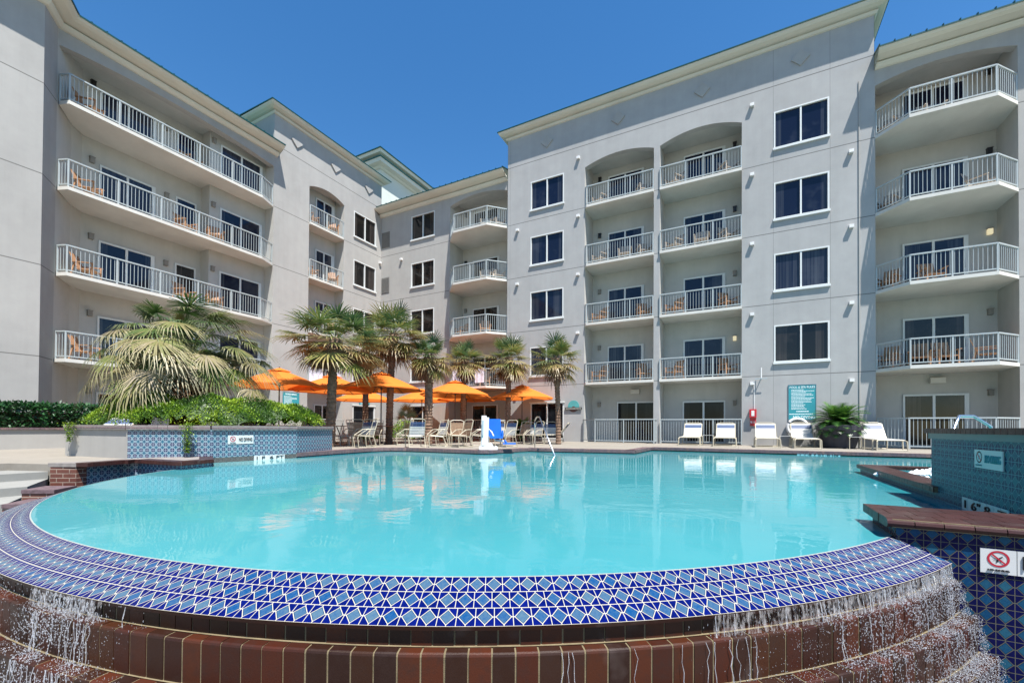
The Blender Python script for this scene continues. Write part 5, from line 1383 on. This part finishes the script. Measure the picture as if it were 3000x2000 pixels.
# ================================================================== falling water
random.seed(21)
wf = thing('waterfall', (*pc(6.15, -45, 0)[:2], -1.3), 'clear water spilling over the tile lip and splashing on the brick tiers', 'waterfall')
def dens(a):
    d = 0
    if a > -52: d = min(1, (a+52)/17)**1.4
    d = max(d, .55*math.exp(-((a+82)/3.2)**2), .12*math.exp(-((a+89)/5)**2))
    return d
def spray(n, label_name, fn):
    mb = MB(); k = 0
    while k < n:
        a = random.choice((random.uniform(-62, -29.8), random.uniform(-96, -76)))
        if random.random() > dens(a): continue
        c, s_, st = fn(a)
        if c is None: continue
        if mn.noise(V((a*.9, c[2]*9, 3)))*.5 + .5 + random.gauss(0, .12) < .42: continue
        k += 1; c = V(c); x = s_*(1.25 if a > -44 or -85 < a < -79 else .8)
        P = [c+V(v) for v in ((x, 0, 0), (0, x, 0), (-x, 0, 0), (0, -x, 0), (0, 0, x*st), (0, 0, -x*st))]
        for f in ((0, 1, 4), (1, 2, 4), (2, 3, 4), (3, 0, 4), (1, 0, 5), (2, 1, 5), (3, 2, 5), (0, 3, 5)): mb.face([P[i] for i in f])
    return tag(mb.build(label_name, m_spray, wf, recalc=False, merge=False, smooth=False), kind='stuff')
def fall(a):
    z = random.uniform(-.325, -.225); return pc(6.105 + random.gauss(0, .006), a, z), random.uniform(.0010, .0022), random.uniform(2, 6)
def bounce(a):
    j = random.choice((0, 0, 1, 1, 2, 2)); r1 = TIERS[j][1]; zt = TIERS[j][3]; zb = TIERS[j][2]
    if random.random() < .35: return pc(random.uniform(r1-.08, r1+.01), a, zt + abs(random.gauss(0, .012))), random.uniform(.0010, .0026), random.uniform(.7, 1.6)
    f = random.random()**1.1
    return pc(r1 + .010 + .04*f + abs(random.gauss(0, .010)), a, zt + .015 - (zt-zb)*f*1.05), random.uniform(.0006, .0021), random.uniform(1, 3.2)
spray(1500, 'falling_drops', fall); spray(20000, 'splash_drops', bounce)
mb = MB()
for i in range(90):
    a = random.uniform(-52, -29.6)
    if random.random() > dens(a)**.8 and random.random() > .05: continue
    r = 6.102; pts = []; w = random.uniform(.0008, .0026)
    da = random.gauss(0, .05)
    for k in range(7):
        f = k/6; pts.append(V(pc(r + .012*f + random.gauss(0, .0015), a + da*f + random.gauss(0, .012), -.222 - .105*f)))
    mb.tube(pts, [w*random.uniform(.5, 1.3) for _ in pts], 5)
for a in (-81.3, -82.2, -82.8, -80.6, -77.5, -83.5):
    mb.tube([V(pc(6.102+.012*k/5+random.gauss(0, .002), a+random.gauss(0, .03), -.222-.105*k/5)) for k in range(6)], [random.uniform(.0012, .003) for _ in range(6)], 5)
for i in range(90):
    a = random.choice((random.uniform(-58, -30), random.uniform(-84, -79))); j = random.choice((0, 1, 2)); r1, zb, zt = TIERS[j][1], TIERS[j][2], TIERS[j][3]
    mb.tube([V(pc(r1+.008+random.gauss(0, .003)+.02*k/5, a+random.gauss(0, .05), zt-(zt-zb)*k/5*random.uniform(.9, 1))) for k in range(6)], [random.uniform(.0008, .0022) for _ in range(6)], 4)
tag(mb.build('water_streaks', m_spray, wf, recalc=False, merge=False), kind='stuff')
mb = MB()
for i in range(90):
    a = -50 + 20.4*i/90; b = -50 + 20.4*(i+1)/90
    for k in range(4):
        f0, f1 = k/4, (k+1)/4
        mb.face([pc(6.103+.016*f0, a, -.222-.103*f0), pc(6.103+.016*f0, b, -.222-.103*f0), pc(6.103+.016*f1, b, -.222-.103*f1), pc(6.103+.016*f1, a, -.222-.103*f1)], 0, [(i/60, f0), ((i+1)/60, f0), ((i+1)/60, f1), (i/60, f1)])
        if i < 20:
            a2 = -85 + 6.0*i/20; b2 = -85 + 6.0*(i+1)/20
            mb.face([pc(6.103+.016*f0, a2, -.222-.103*f0), pc(6.103+.016*f0, b2, -.222-.103*f0), pc(6.103+.016*f1, b2, -.222-.103*f1), pc(6.103+.016*f1, a2, -.222-.103*f1)], 0, [(3+i/60, f0), (3+(i+1)/60, f0), (3+(i+1)/60, f1), (3+i/60, f1)])
tag(mb.build('thin_sheet', m_sheet, wf, recalc=False), kind='stuff')
for o in bpy.data.objects:
    if '_o' in o: del o['_o']
# ================================================================== camera, light, sky
cam = bpy.data.cameras.new('camera'); co = bpy.data.objects.new('camera', cam); COL.objects.link(co); S.camera = co
cam.sensor_width = 36; cam.lens = 1260.57/3000*36; cam.shift_y = (1240.32-1000)/3000; cam.clip_end = 1000; cam.clip_start = .05
pit, rol, th = .0106, .0059, .4843
F = V((0, cos(pit), sin(pit))); Xv = V((1, 0, 0)); U = Xv.cross(F)
Xr = Xv*cos(rol) + U*sin(rol); Ur = -Xv*sin(rol) + U*cos(rol)
B = Matrix(((cos(th), -sin(th), 0), (sin(th), cos(th), 0), (0, 0, 1)))
Xr, Ur, F = B@Xr, B@Ur, B@F
M4 = Matrix((Xr, Ur, -F)).transposed().to_4x4(); M4.translation = V((0, 0, .675)); co.matrix_world = M4
sv = V((.375, -.265, 1)).normalized()
sl = bpy.data.lights.new('sun', 'SUN'); so = bpy.data.objects.new('sun', sl); COL.objects.link(so)
sl.energy = 5.0; sl.angle = radians(.53); sl.color = (1, .96, .90)
so.rotation_euler = sv.to_track_quat('Z', 'Y').to_euler(); so.location = (10, -10, 40)
w = bpy.data.worlds.new('World'); S.world = w; w.use_nodes = True; nt = w.node_tree
sky = nt.nodes.new('ShaderNodeTexSky'); sky.sky_type = 'NISHITA'; sky.sun_disc = False
sky.sun_elevation = math.asin(sv.z); sky.sun_rotation = atan2(sv.x, sv.y); sky.altitude = 0; sky.air_density = 1.0; sky.dust_density = .15; sky.ozone_density = 1.6
bg = nt.nodes['Background']; hs = nt.nodes.new('ShaderNodeHueSaturation'); hs.inputs['Saturation'].default_value = 1.32; nt.links.new(sky.outputs[0], hs.inputs['Color']); nt.links.new(hs.outputs[0], bg.inputs[0]); bg.inputs[1].default_value = .090
S.view_settings.view_transform = 'Standard'; S.view_settings.look = 'None'; S.view_settings.exposure = 1.15; S.view_settings.gamma = 1
S.render.engine = 'CYCLES'; S.cycles.max_bounces = 8; S.cycles.transparent_max_bounces = 12
S.render.resolution_x = 1024; S.render.resolution_y = 682
